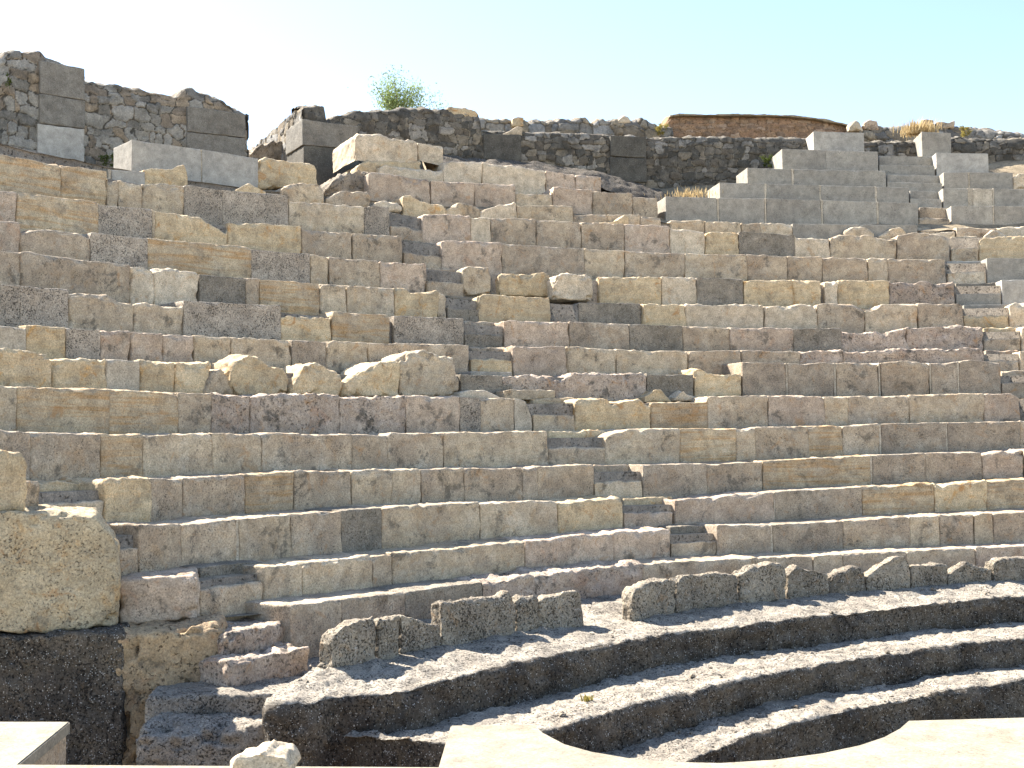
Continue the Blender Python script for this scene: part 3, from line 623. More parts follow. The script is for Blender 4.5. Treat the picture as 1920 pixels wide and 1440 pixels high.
# ------------------------------------------------------------------ seat rows, right of the upper stair
row(2, 'pale seat end at right edge beside the upper stair, level with thin course', [(1908,658),(2060,656)], 1912, [(2060,'c')])
row(3, 'white crumbly seat end at right edge beside the upper stair above the thin tan course', [(1912,616),(1920,612),(2060,610)], 1914, [(2060,'w',{'r':1.5})])
row(4, 'white rough seat end at right edge, one row below the grey pink end', [(1892,572),(1905,568),(2060,566)], 1892, [(2060,'w',{'r':1.8})])
row(5, 'grey pink smooth seat end at right edge beside the upper stair', [(1877,525),(2060,522)], 1878, [(2060,'l')])
row(6, 'grey square seat end at right edge above the grey pink one', [(1850,484),(2060,482)], 1850, [(2060,'k')])
row(7, 'golden rounded seat end at right edge with a white rock on top', [(1836,452),(1845,446),(1920,443),(2060,440)], 1836, [(1962,'g',{'r':1.5}),(2060,'n')])
row(8, 'low cream course at right edge under the grey jointed blocks', [(1793,425),(1860,428),(1920,424),(2060,424)], 1793, [(1870,'n'),(2060,'w')])
row(9, 'grey blocks at right edge, lowest of the concrete ends beside the upper stair', [(1783,386),(1920,386),(2060,386)], 1783, [(1861,'k'),(1864,'m'),(2060,'k')], cat='concrete blocks', group=G_)
row(10, 'grey blocks at right edge with a white patched middle piece', [(1768,353),(1920,354),(2060,354)], 1768, [(1814,'k'),(1824,'m'),(1861,'m'),(1864,'m'),(2060,'k')], cat='concrete blocks', group=G_)
row(11, 'two grey blocks at right with dark streaks, ending beside a white rock', [(1769,323),(1816,323),(1898,324)], 1769, [(1815,'k'),(1818,'m'),(1899,'k')], cat='concrete blocks', group=G_)
row(12, 'single pale grey block right of the stair top', [(1755,286),(1853,288)], 1755, [(1853,'l')], cat='concrete block', group=G_)
row(13, 'dark weathered cube right of the stair top against the wall', [(1728,247),(1783,249)], 1728, [(1783,'k')], cat='concrete block', group=G_)

# ------------------------------------------------------------------ stairs
def step_arc(parent, sty, x0, y0, x1, y1, R, ztop_ph, zbot_ph, depth):
    p0 = phi_of(on_ring(x0, y0, R)); p1 = phi_of(on_ring(x1, y1, R))
    p0 += 0.012 / R; p1 -= 0.012 / R; L = (p1 - p0) * R
    pm = on_ring(0.5 * (x0 + x1), 0.5 * (y0 + y1), R)
    slab('step', sty, parent, None, L, arc_place(p0, p1, R, None, L), lambda s: ztop_ph(p0 + (p1 - p0) * s / L), lambda s: zbot_ph(p0 + (p1 - p0) * s / L), depth, math.hypot(pm[0], pm[1]))
def stair(label, spec, loc):
    t = rthing('stair', loc, label, 'stair', 'stairs between the seat wedges')
    for k, xl, xr, y, s1, s2 in spec:
        R = RAD[k]; t_ = RAD[k + 1] - R
        mid = lambda ph: 0.5 * (H(k - 1, ph) + H(k, ph))
        step_arc(t, s1, xl, y, xr, y, R + 0.01, mid, lambda ph: H(k - 1, ph) - (0.05 if xl > 400 or k > -4 else 0.35), t_)
        step_arc(t, s2, xl, y, xr, y, R + 0.01 + t_ * 0.5, lambda ph: H(k, ph), lambda ph: mid(ph) - 0.05, t_ * 0.5 + 0.1)
    return t
pa = on_ring(1290, 1050, RAD[-4])
stair('long worn stone stair climbing diagonally from the lower middle to the upper left', [
 (-4,1256,1345,990,'n','d'), (-3,1168,1264,937,'p','g'), (-2,1113,1205,872,'c','n'), (-1,1027,1138,812,'n','g'), (0,998,1080,748,'c','b'),
 (1,880,962,700,'d','k'), (2,881,962,648,'g','n'), (3,869,944,598,'d','n'), (4,838,900,550,'d','d'), (5,798,870,498,'n','n'), (6,756,830,446,'n','d'), (7,730,796,392,'n','d')], (pa[0], pa[1], pa[2] - 0.4))
pb = on_ring(1890, 640, RAD[2])
stair('narrow stone stair climbing past the grey concrete steps at upper right', [
 (1,1876,1990,690,'n','n'), (2,1846,1912,652,'n','p'), (3,1843,1914,612,'n','g'), (4,1806,1892,569,'g','k'), (5,1791,1877,527,'k','d'), (6,1774,1848,485,'w','l'), (7,1781,1834,440,'c','c'),
 (8,1721,1790,422,'w','l'), (9,1722,1781,384,'n','n'), (10,1705,1766,352,'k','k'), (11,1662,1767,321,'k','k'), (12,1647,1753,285,'k','k')], (pb[0], pb[1], pb[2] - 0.4))
pc = on_ring(420, 1110, RAD[-4])
stair('short stone stair at lower left beside the huge ochre boulder', [
 (-4,374,496,1068,'n','d'), (-3,222,262,984,'n','n'), (-2,72,197,908,'c','g')], (pc[0], pc[1], pc[2] - 0.4))

# ------------------------------------------------------------------ loose stones on the rows
def rock(name, label, sty, x0, x1, top, R, ybot, depth, cat='boulder', group=None, rs=2.0, a=1.4, lean=0.0):
    o = ring_stone(name, sty, None, x0, x1, top, R, ('y', *ybot) if isinstance(ybot, tuple) else ('y', ybot), depth, gap=0.001, solid=True, rscale=rs, ascale=a, lean=lean)
    return tag(o, label, cat, group)
GB = 'broken rocks on the seat rows'
rock('boulder','small tilted grey rock at the left end of the broken rock line','c',386,440,[(386,728),(400,695),(415,690),(440,718)],RAD[1]-0.05,741,0.4,group=GB)
rock('boulder','pointed cream rock, left of the three tall ones above the eye level row','g',433,543,[(433,690),(445,676),(470,664),(490,668),(505,682),(530,692),(543,702)],RAD[1]-0.1,743,0.5,group=GB)
rock('boulder','orange brown peaked rock between two taller pale rocks','g',545,641,[(545,718),(562,705),(572,684),(600,680),(622,690),(641,702)],RAD[1]-0.08,744,0.5,group=GB)
rock('boulder','wedge shaped rock with rusty orange face sloping up to the right','g',645,751,[(645,718),(680,695),(715,680),(751,674)],RAD[1]-0.12,745,0.5,group=GB)
rock('boulder','tallest rounded pale boulder at the right end of the broken rock line','c',750,861,[(750,672),(770,660),(800,657),(830,668),(850,670),(861,690)],RAD[1]-0.12,746,0.55,group=GB)
rock('boulder','pale squarish block standing alone right beside the stair','c',868,922,[(868,504),(880,499),(918,501),(922,510)],RAD[5],554,0.5,group=GB,rs=1.6)
rock('boulder','brown golden block tilted over beside the hanging white boulder','g',936,1033,[(936,514),(950,511),(1030,513),(1033,518)],RAD[5]-0.05,555,0.5,group=GB,rs=1.5)
rock('boulder','white and rusty boulder hanging over the row edge','w',1038,1112,[(1038,520),(1055,513),(1100,514),(1112,524)],RAD[5]-0.3,(560,566),0.6,group=GB,rs=1.9)
rock('boulder','broken gold block end left of the tall grey slabs','g',1302,1391,[(1302,692),(1310,690),(1330,700),(1355,703),(1391,700)],RAD[1],746,0.5,group=GB,rs=1.0)
GS = 'small loose stones'
rock('loose_stone','flat pale stone lying on the stair foot below the dark course','c',946,1041,[(946,732),(960,730),(1041,731)],RAD[1]-0.25,750,0.25,'stone',GS,0.8,1)
rock('loose_stone','low crumbly stone left of the flat pale one','m',862,938,[(862,736),(880,732),(915,733),(938,745)],RAD[1]-0.25,748,0.25,'stone',GS,1.2,1.2)
rock('loose_stone','small pointed stone left of its twin at the foot of the dark course','g',1208,1260,[(1208,744),(1226,730),(1240,731),(1260,750)],RAD[1]-0.2,756,0.25,'stone',GS,1,1.2)
rock('loose_stone','small grey stone by the broken gold block end','w',1265,1306,[(1265,744),(1283,733),(1306,748)],RAD[1]-0.2,753,0.2,'stone',GS,1,1.2)
rock('loose_stone','white lump lying on the row right of the dark pitted block','w',1583,1642,[(1583,436),(1600,424),(1622,423),(1642,436)],RAD[8]-0.15,448,0.3,'stone',GS,1.5,1.4)
rock('loose_stone','slanted pale slab under the widest concrete step','c',1645,1702,[(1645,444),(1672,428),(1690,425),(1702,440)],RAD[8]-0.1,450,0.3,'stone',GS,1.2,1.2)
rock('loose_stone','white rock on top of the golden seat end at right','w',1845,1890,[(1845,444),(1862,431),(1876,434),(1890,443)],RAD[8]-0.2,452,0.3,'stone',GS,1.5,1.4)
rock('loose_stone','white rock beside the two streaked grey blocks at right','w',1900,1960,[(1900,332),(1915,324),(1960,324)],RAD[11],355,0.4,'stone',GS,1.5,1.4)
rock('loose_stone','flat yellow chip lying on the row under the pink blocks','g',1120,1178,[(1120,419),(1150,416),(1172,402),(1178,406)],RAD[8]-0.2,424,0.25,'stone',GS,0.7,1)
rock('loose_stone','gold stone in front of the large concrete block at upper left','g',270,351,[(270,320),(285,316),(312,319),(345,310),(351,325)],RAD[8],352,0.4,'stone',GS,0.9,1)
rock('loose_stone','small gold stone on the pitted grey blocks at upper left','g',443,500,[(443,356),(470,343),(490,352),(500,358)],RAD[8]-0.15,366,0.25,'stone',GS,1,1.2)
rock('boulder','rounded gold block at the right end of the large concrete blocks','g',485,596,[(485,301),(500,298),(560,303),(590,310),(596,322)],RAD[9],352,0.55,group=GB,rs=1.6)
rock('boulder','pale humped stone below the rounded gold block','c',528,609,[(528,354),(545,346),(575,343),(600,346),(609,356)],RAD[8],386,0.5,group=GB,rs=1.4)
rock('boulder','flat grey stone left of the ruined upper tier','n',612,695,[(612,372),(640,357),(690,360),(695,368)],RAD[8],390,0.5,group=GB,rs=1.2)
rock('boulder','small white stone under the pinkish square blocks','w',700,754,[(700,386),(715,378),(745,379),(754,386)],RAD[8]-0.05,396,0.35,group=GB,rs=1.2)
rock('boulder','orange earth coloured rock under the huge split stone','g',670,790,[(670,312),(690,300),(790,302)],RAD[10]+0.2,345,0.9,group=GB,rs=1.5)
rock('boulder','dark rough rock pile left of the pinkish upper blocks','core',612,700,[(612,352),(640,330),(672,315),(700,318)],RAD[9]+0.25,372,0.9,group=GB,rs=2.5,a=2)
rock('boulder','triangular pale stone on top of the dark square wall block','w',942,980,[(942,251),(972,236),(980,238)],R_WALL-0.02,254,0.3,'stone',GS,0.8,1)
# dark spill of rubble behind the upper tier
def mound():
    xs = np.linspace(820, 1260, 90); n = 14
    topl = np.interp(xs, [820,850,1000,1120,1200,1260],[290,295,304,322,345,366])
    V = []
    for i, x in enumerate(xs):
        for j in range(n):
            t = j / (n - 1)
            R = RAD[10] + 0.55 + 1.2 * t
            p = on_ring(x, topl[i], R); z = p[2] - 0.45 * (1 - t) ** 2 * 0.6 - 0.0
            V.append((p[0], p[1], z))
    V = np.array(V); V[:, 2] += 0.07 * fbm(V, 0.16, 3, 77)
    I = np.arange(len(V)).reshape(len(xs), n)
    Fq = np.stack([I[:-1, :-1].ravel(), I[1:, :-1].ravel(), I[1:, 1:].ravel(), I[:-1, 1:].ravel()], 1)
    tag(mk('rubble_slope', V, Fq, M['lich']), kind='structure')
mound()

# ------------------------------------------------------------------ lower left: boulder, flank and steps
def free_stone(name, sty, parent, P0, P1, ztop, zbot, depth, ddir, rs=1.0, a=1.0, solid=True, mat=None, lean=0, top=None, base=None):
    """stone with a straight front from P0 to P1 (plan), depth along ddir"""
    P0 = np.array(P0[:2], float); P1 = np.array(P1[:2], float); L = float(np.linalg.norm(P1 - P0)); dd = np.array(ddir, float); dd /= np.linalg.norm(dd)
    def place(s):
        t = (s / L)[:, None]
        return P0 + (P1 - P0) * t, np.tile(dd, (len(s), 1))
    fz = (lambda s: np.interp(s / L, top[0], top[1])) if top is not None else (lambda s: np.full_like(np.asarray(s, float), ztop))
    if base is None and parent is None: base = (*(0.5 * (P0 + P1)), zbot)
    return slab(name, sty, parent, base, L, place, fz, lambda s: np.full_like(np.asarray(s, float), zbot), depth, float(np.linalg.norm(0.5 * (P0 + P1))), solid, rs, a, mat, lean)
M['bould'] = stone('ochre_boulder_stone', (0.46,0.375,0.245), (0.40,0.33,0.22), (0.46,0.285,0.12), 0.6, pit=0.45, pit_scale=50, lichen=0.5, bump=0.8, vary=0.02, rust=0.70)
STY['bould'] = (0.07, 0.02, 0.014, 0.005, 0.015)
zf = -1.2
b0 = on_plane(-90, 1196, zf); b1 = on_plane(221, 1176, zf)
d0 = math.hypot(b1[0], b1[1])
zt = [at_dist(x, y, d0)[2] for x, y in ((-90, 955), (100, 960), (178, 966), (221, 1018))]
fx = lambda x: (x + 90) / 311.0
boul = free_stone('boulder', 'bould', None, b0, b1, 0, zf, 0.75, (-0.36, 1), 0.9, 1.1, top=([0, fx(100), fx(178), 1.0], zt))
tag(boul, 'huge ochre squared boulder standing on the black stained wall at lower left', 'boulder')
c0 = on_plane(224, 1168, zf); c1 = on_plane(374, 1160, zf)
dz = math.hypot(c1[0], c1[1])
o = free_stone('boulder', 'p', None, c0, c1, 0, zf - 0.01, 0.6, (-0.3, 1), 1.2, 1, top=([0, 1], [at_dist(224, 1088, dz)[2], at_dist(374, 1078, dz)[2]]))
tag(o, 'pinkish brown squared block with sunlit top right of the huge ochre boulder', 'boulder')
o = ring_stone('boulder', 'g', None, -60, 49, [(-60, 846), (0, 850), (40, 850), (49, 866)], RAD[-2] - 0.25, ('y', 962), 0.6, gap=0.001, solid=True, rscale=1.8, ascale=1.4)
tag(o, 'golden boulder at left edge behind the huge ochre one', 'boulder')
o = ring_stone('loose_stone', 'c', None, 40, 77, [(40, 900), (77, 901)], RAD[-2] - 0.1, ('y', 962), 0.5, gap=0.001, solid=True, rscale=1.0)
tag(o, 'small square cream block tucked right of the golden boulder at left edge', 'stone')
# the flank wall that carries them: a blackened face and an ochre end
fl = rthing('flank_wall', (-3.2, 8.0, -2.45), 'rough wall under the huge ochre boulder, black stained at left and ochre at right', 'wall')
w0 = on_plane(-260, 1200, zf); w1 = on_plane(232, 1186, zf)
free_stone('stained_face', 'lich', fl, w0, w1, zf, -2.45, 0.9, (-0.2, 1), 0.8, 0.9)
free_stone('ochre_end', 'flank', fl, w1 + np.array([-0.05, -0.01, 0]), np.array([-1.97, 8.20]), zf - 0.008, -2.45, 0.8, (-0.25, 1), 1.3, 1.2)
# foot steps curving round from the stair to the podium end
fs = rthing('foot_steps', (-1.7, 8.3, -2.2), 'worn pink and blackened steps at the foot of the short stair at lower left', 'steps')
def arc_step(name, sty, x0, y0, x1, y1, z, zb, dep, mat=None, rs=2.0):
    p0, p1 = on_plane(x0, y0, z), on_plane(x1, y1, z)
    d = np.array([-(p1[1] - p0[1]), p1[0] - p0[0]])
    free_stone(name, sty, fs, p0, p1, z, zb, dep, d, rs, 0.8, mat=mat)
arc_step('step', 'q', 425, 1192, 560, 1160, -1.27, -2.3, 0.9, rs=1.4)
arc_step('step', 'q', 430, 1240, 583, 1212, -1.40, -2.3, 0.7, rs=1.2)
arc_step('landing', 'par', 270, 1306, 760, 1293, -1.57, -2.4, 1.5, M['tread'])
arc_step('landing', 'par', 585, 1268, 720, 1252, -1.555, -2.4, 0.8, M['tread'])
arc_step('step', 'lich', 250, 1374, 560, 1364, -1.70, -2.5, 0.8, M['tread'])

# ------------------------------------------------------------------ podium: three low curved steps round the orchestra
TREADV = []
def strip(name, label, front, back, z, zlow, seed, rise=0.0):
    """a curved step: plan polyline front, plan polyline back (same count), tread at z, riser down to zlow"""
    Fp = np.array([p[:2] for p in front]); Bp = np.array([p[:2] for p in back])
    seg = np.r_[0, np.cumsum(np.linalg.norm(np.diff(Fp, axis=0), axis=1))]
    ns = int(seg[-1] / 0.016); s = np.linspace(0, seg[-1], ns)
    def sm(A):
        o = np.stack([np.interp(s, seg, A[:, i]) for i in (0, 1)], 1)
        k = np.hanning(17); k /= k.sum()
        for i in (0, 1):
            pad = np.r_[np.full(8, o[0, i]), o[:, i], np.full(8, o[-1, i])]; o[:, i] = np.convolve(pad, k, 'valid')
        return o
    f, bk = sm(Fp), sm(Bp)
    dirv = bk - f; wid = np.linalg.norm(dirv, axis=1, keepdims=True); dirv = dirv / np.maximum(wid, 1e-6)
    r = 0.045; prof = []
    nt_ = 46
    for t in np.linspace(1, 0, nt_): prof.append(('t', t))
    for a in np.linspace(15, 75, 4): prof.append(('c', a * D2R))
    nr = max(4, int((z - zlow) / 0.016))
    for t in np.linspace(0, 1, nr): prof.append(('r', t))
    V = np.zeros((len(prof), ns, 3)); N = np.zeros_like(V); zz = np.zeros((ns,))
    for i, (kk, t) in enumerate(prof):
        if kk == 't': V[i, :, :2] = f + dirv * (r + (wid - r) * t); V[i, :, 2] = z + rise * t * np.clip(wid[:, 0] / 1.3, 0, 1) ** 1.5; N[i] = (0, 0, 1)
        elif kk == 'c':
            V[i, :, :2] = f + dirv * (r - r * math.sin(t)); V[i, :, 2] = z - r + r * math.cos(t)
            N[i, :, :2] = -dirv * math.sin(t); N[i, :, 2] = math.cos(t)
        else: V[i, :, :2] = f; V[i, :, 2] = z - r - (z - r - zlow) * t; N[i, :, :2] = -dirv
    sh = V.shape[:2]; V = V.reshape(-1, 3); N = N.reshape(-1, 3)
    d = 0.05 * fbm(V, 0.7, 2, seed) + 0.045 * fbm(V, 0.17, 3, seed + 1) + 0.026 * fbm(V, 0.05, 2, seed + 2)
    isr = N[:, 2] < 0.5
    d = np.where(isr, d * 1.0, d * 0.62)
    V = V + N * d[:, None]
    TREADV.append(V[N[:, 2] > 0.99])
    I = np.arange(len(V)).reshape(sh)
    Fq = np.stack([I[:-1, :-1].ravel(), I[1:, :-1].ravel(), I[1:, 1:].ravel(), I[:-1, 1:].ravel()], 1)
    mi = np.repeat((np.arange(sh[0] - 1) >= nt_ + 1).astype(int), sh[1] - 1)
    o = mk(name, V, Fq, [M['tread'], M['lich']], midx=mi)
    return tag(o, label, 'podium step', 'curved podium steps round the orchestra')
Z1, Z2, Z3, ZF = -1.52, -1.74, -1.95, -2.24
p1 = [(632,1228),(600,1262),(535,1292),(487,1322),(520,1327),(580,1318),(640,1304),(700,1301),(830,1275),(1020,1231),(1180,1201),(1240,1190),(1450,1164.5),(1600,1146),(1758,1129),(1920,1116),(2080,1106)]
F1 = [on_plane(x, y, Z1) for x, y in p1]
onward = lambda F_: F_ + [np.array([*pol(rad_of(F_[-1]), a_ * D2R), F_[-1][2]]) for a_ in range(int(phi_of(F_[-1]) / D2R) + 3, 26, 3)]
F1 = onward(F1)
B1 = [on_plane(x, y, Z1) for x, y in [(668,1228),(668,1232),(670,1236),(673,1238),(676,1238),(682,1236),(690,1232),(720,1222)]]
for p in F1[8:]: B1.append(pol(9.75, max(phi_of(p), -52.0 * D2R)))
strip('podium_step', 'top podium step carrying the broken parapet, sunlit tread and black stained front', F1, B1, Z1, -2.45, 31, 0.11)
p2 = [(730,1400),(830,1397),(995,1380),(1090,1350),(1180,1322),(1240,1312),(1353,1284),(1565,1240),(1796,1209),(1920,1193),(2080,1178)]
F2 = [np.array([*(on_plane(630, 1306, Z1)[:2] * 1.02), Z2])] + [on_plane(x, y, Z2) for x, y in p2[1:]]
F2 = onward(F2)
B2 = [pol(rad_of(p) + 1.15, phi_of(p)) for p in F2]
strip('podium_step', 'middle podium step with a tiny yellow tuft on its tread', F2, B2, Z2, -2.45, 41, -0.06)
p3 = [(1180,1462),(1299,1421),(1434,1369),(1604,1328),(1758,1299),(1920,1277),(2080,1258)]
F3 = onward([on_plane(x, y, Z3) for x, y in p3])
B3 = [pol(rad_of(p) + 0.9, phi_of(p)) for p in F3]
strip('podium_step', 'lowest podium step just above the orchestra floor', F3, B3, Z3, -2.45, 51, -0.05)
polar_sheet('orchestra_floor', np.linspace(0.1, 8.9, 120), np.linspace(-180, 180, 300) * D2R, lambda R, P: np.full_like(R, ZF), M['tread'], 0.03, 0.3)

def gravel():
    r = np.random.default_rng(21); A = np.concatenate(TREADV)
    t = (1 + 5 ** 0.5) / 2
    ico = np.array([(-1,t,0),(1,t,0),(-1,-t,0),(1,-t,0),(0,-1,t),(0,1,t),(0,-1,-t),(0,1,-t),(t,0,-1),(t,0,1),(-t,0,-1),(-t,0,1)]) / 1.9
    fc = np.array([(0,11,5),(0,5,1),(0,1,7),(0,7,10),(0,10,11),(1,5,9),(5,11,4),(11,10,2),(10,7,6),(7,1,8),(3,9,4),(3,4,2),(3,2,6),(3,6,8),(3,8,9),(4,9,5),(2,4,11),(6,2,10),(8,6,7),(9,8,1)])
    V, T = [], []
    c = A[r.integers(0, len(A), 70)]
    for i in range(420):
        p = A[r.integers(0, len(A))] if i % 3 else c[r.integers(0, 70)] + np.array([*(r.normal(size=2) * 0.06), 0])
        sz = r.choice([0.008, 0.012, 0.018, 0.028], p=[.4, .35, .18, .07])
        V.append(p + [0, 0, sz * 0.3] + ico * sz * r.uniform(0.6, 1.2, (12, 1)) * np.array([1, r.uniform(.7, 1.2), .65])); T.append(fc + 12 * i)
    tag(mk('gravel', np.concatenate(V), np.concatenate(T), M['par'], smooth=False), 'small loose gravel scattered over the curved podium steps', 'gravel', kind='stuff')
gravel()
# broken parapet of upright slabs on the top podium step
ZP = Z1 + 0.055
def parapet(label, base, slabs):
    bx = [p[0] for p in base]; by = [p[1] for p in base]
    q = [on_plane(x, y, ZP) for x, y in base]
    m = q[len(q) // 2]
    t = rthing('parapet', (m[0], m[1], ZP - 0.03), label, 'parapet', 'broken parapets of upright slabs')
    for x0, x1, top in slabs:
        pa_, pb_ = on_plane(x0, float(np.interp(x0, bx, by)), ZP), on_plane(x1, float(np.interp(x1, bx, by)), ZP)
        P0, P1 = pa_[:2], pb_[:2]; L = float(np.linalg.norm(P1 - P0))
        g = 0.006; u = (P1 - P0) / L; P0 = P0 + u * g; P1 = P1 - u * g; L -= 2 * g
        fr = [np.clip((x - x0) / (x1 - x0), 0, 1) for x, y in top]
        zs = [at_dist(x, y, math.hypot(*(pa_[:2] + (pb_[:2] - pa_[:2]) * f)))[2] for (x, y), f in zip(top, fr)]
        dd = np.array([-u[1], u[0]])
        def place(s, P0=P0, u=u, dd=dd): return P0 + s[:, None] * u, np.tile(dd, (len(s), 1))
        slab('slab', 'par', t, None, L, place, lambda s, fr=fr, zs=zs, L=L: np.interp(s / L, fr, zs), lambda s: np.full_like(np.asarray(s, float), ZP - 0.05),
             0.13, math.hypot(m[0], m[1]), True, 1.0, 1.1, res_mul=0.75)
    return t
parapet('shorter left run of broken upright slabs, stepped like teeth', [(622,1256),(700,1240),(760,1226),(835,1210),(900,1200),(970,1187),(1010,1180),(1095,1168)],
 [(622,711,[(622,1205),(628,1190),(645,1176),(680,1160),(705,1157),(711,1159)]), (711,753,[(711,1163),(735,1161),(753,1157)]), (753,831,[(753,1156),(775,1158),(800,1171),(831,1172)]),
  (829,969,[(829,1132),(838,1128),(850,1130),(880,1124),(900,1120),(930,1121),(945,1117),(958,1107),(966,1118),(969,1126)]), (971,1011,[(971,1126),(983,1120),(1000,1121),(1011,1124)]),
  (1012,1094,[(1012,1127),(1030,1120),(1060,1111),(1085,1109),(1094,1112)])])
parapet('longer right run of broken upright slabs, a wavy row reaching the right edge', [(1183,1159),(1270,1144),(1390,1129),(1478,1118),(1560,1111),(1625,1106),(1708,1102),(1780,1096),(1860,1091),(1920,1086),(2060,1076)],
 [(1186,1269,[(1186,1118),(1192,1106),(1215,1093),(1250,1087),(1269,1092)]), (1269,1389,[(1269,1088),(1287,1077),(1310,1081),(1345,1075),(1365,1078),(1389,1079)]), (1390,1476,[(1390,1079),(1420,1062),(1440,1057),(1470,1057),(1476,1061)]),
  (1478,1555,[(1478,1078),(1497,1063),(1515,1069),(1540,1073),(1555,1078)]), (1556,1625,[(1556,1083),(1575,1075),(1600,1065),(1617,1063),(1625,1068)]), (1626,1709,[(1626,1081),(1650,1063),(1680,1046),(1698,1043),(1709,1058)]),
  (1710,1777,[(1710,1060),(1740,1061),(1768,1059),(1777,1061)]), (1778,1864,[(1778,1079),(1795,1066),(1812,1055),(1830,1061),(1850,1065),(1864,1068)]), (1864,1965,[(1864,1056),(1880,1049),(1920,1046),(1965,1050)]), (1966,2060,[(1966,1050),(2060,1040)])])

# ------------------------------------------------------------------ stage front in the foreground
def stage():
    Zs = -1.35
    px = [(-420,1352),(131,1353),(34,1433),(822,1438),(845,1360),(1000,1358),(1020,1374),(1060,1395),(1110,1409),(1180,1421),(1260,1428),(1350,1430),(1450,1424),(1540,1412),(1610,1397),(1655,1382),(1685,1366),(1702,1351),(1920,1345),(2400,1335)]
    P = [on_plane(x, y, Zs)[:2] for x, y in px]
    P = [np.array([P[0][0], -2.0])] + P + [np.array([P[-1][0], -2.0])]
    import bmesh
    def prism(name, pts, z0, z1, mat, parent, bev):
        bm = bmesh.new(); vs_ = [bm.verts.new((p[0], p[1], z1)) for p in pts]; f = bm.faces.new(vs_)
        if f.normal.z < 0: f.normal_flip()
        r = bmesh.ops.extrude_face_region(bm, geom=[f]); ev = [v for v in r['geom'] if isinstance(v, bmesh.types.BMVert)]
        for v in ev: v.co.z = z0
        bmesh.ops.recalc_face_normals(bm, faces=bm.faces)
        bmesh.ops.bevel(bm, geom=[e for e in bm.edges if abs(e.verts[0].co.z - z1) < 1e-4 and abs(e.verts[1].co.z - z1) < 1e-4], offset=bev, segments=2, affect='EDGES')
        bmesh.ops.triangulate(bm, faces=[q for q in bm.faces if len(q.verts) > 4])
        me = bpy.data.meshes.new(name); bb = parent['_b']
        for v in bm.verts: v.co -= Vector(bb)
        bm.to_mesh(me); bm.free(); me.materials.append(mat)
        ob = bpy.data.objects.new(name, me); COL.objects.link(ob); ob.parent = parent; return ob
    t = rthing('stage_wall', (0, 4.0, -2.25), 'low stage front wall capped with smooth cream paving, square and curved niches cut in it', 'stage wall')
    prism('paving_cap', P, Zs - 0.055, Zs, M['pave'], t, 0.006)
    Q = [np.array([p[0], p[1] - 0.05]) for p in P]
    prism('wall_body', Q, -2.3, Zs - 0.055, M['n'], t, 0.004)
stage()
sp = on_plane(426, 1462, -1.35); sp1 = on_plane(550, 1462, -1.35); dd_ = math.hypot(sp[0], sp[1])
o = free_stone('boulder', 'w', None, sp, sp1, 0, -1.352, 0.2, (0.1, 1), 0.9, 1.3, top=([0, 0.3, 0.55, 0.85, 1], [at_dist(x, y, dd_)[2] for x, y in ((426,1432),(462,1408),(495,1396),(535,1408),(550,1425))]))
tag(o, 'white faceted rock on the foreground paving strip', 'boulder')

# ------------------------------------------------------------------ walls at the top
def cells(S, Zc, w_, h_, seed):
    """irregular courses of stones: returns per point a stone id value, a 0..1 closeness to the seam and a bulge"""
    r = np.random.default_rng(seed)
    s0, s1, z0, z1 = S.min() - 0.5, S.max() + 0.5, Zc.min() - 0.4, Zc.max() + 0.4
    pts = []; z = z0
    while z < z1:
        hh = h_ * r.uniform(0.7, 1.35); s = s0 + r.uniform(0, w_)
        while s < s1:
            ww = w_ * r.choice([0.5, 0.8, 1.0, 1.3, 1.7], p=[.2, .25, .25, .2, .1])
            pts.append((s + ww / 2, z + hh / 2 + r.normal() * h_ * 0.13, max(ww, .05), hh)); s += ww
        z += hh
    C = np.array(pts); val = r.random(len(C)); pro = r.uniform(0.2, 1.0, len(C))
    W = np.stack([S, Zc, np.full_like(S, seed * 2.1)], 1); S = S + 0.35 * w_ * noise(W, w_ * 0.9, seed + 90) + 0.1 * w_ * noise(W, w_ * 0.3, seed + 92); Zc = Zc + 0.4 * h_ * noise(W, w_ * 0.9, seed + 91) + 0.15 * h_ * noise(W, w_ * 0.3, seed + 93)
    ids = np.zeros(len(S), int); e = np.zeros(len(S))
    order = np.argsort(S); ch = 3000
    for i in range(0, len(S), ch):
        ii = order[i:i + ch]; ss, zz = S[ii], Zc[ii]
        m = (C[:, 0] > ss.min() - 0.8) & (C[:, 0] < ss.max() + 0.8); Cm = C[m]; im = np.nonzero(m)[0]
        dx = np.abs(ss[:, None] - Cm[None, :, 0]) / (Cm[None, :, 2] * 0.5); dz = np.abs(zz[:, None] - Cm[None, :, 1]) / (Cm[None, :, 3] * 0.5)
        d = (dx ** 2.6 + dz ** 2.6) ** (1 / 2.6)
        j = np.argsort(d, axis=1)[:, :2]
        d1 = np.take_along_axis(d, j[:, :1], 1)[:, 0]; d2 = np.take_along_axis(d, j[:, 1:2], 1)[:, 0]
        ids[ii] = im[j[:, 0]]; e[ii] = d2 - d1
    seam = 1 - np.clip(e / 0.30, 0, 1)
    bul = (1 - seam ** 1.5) * pro[ids]
    return val[ids], seam, bul

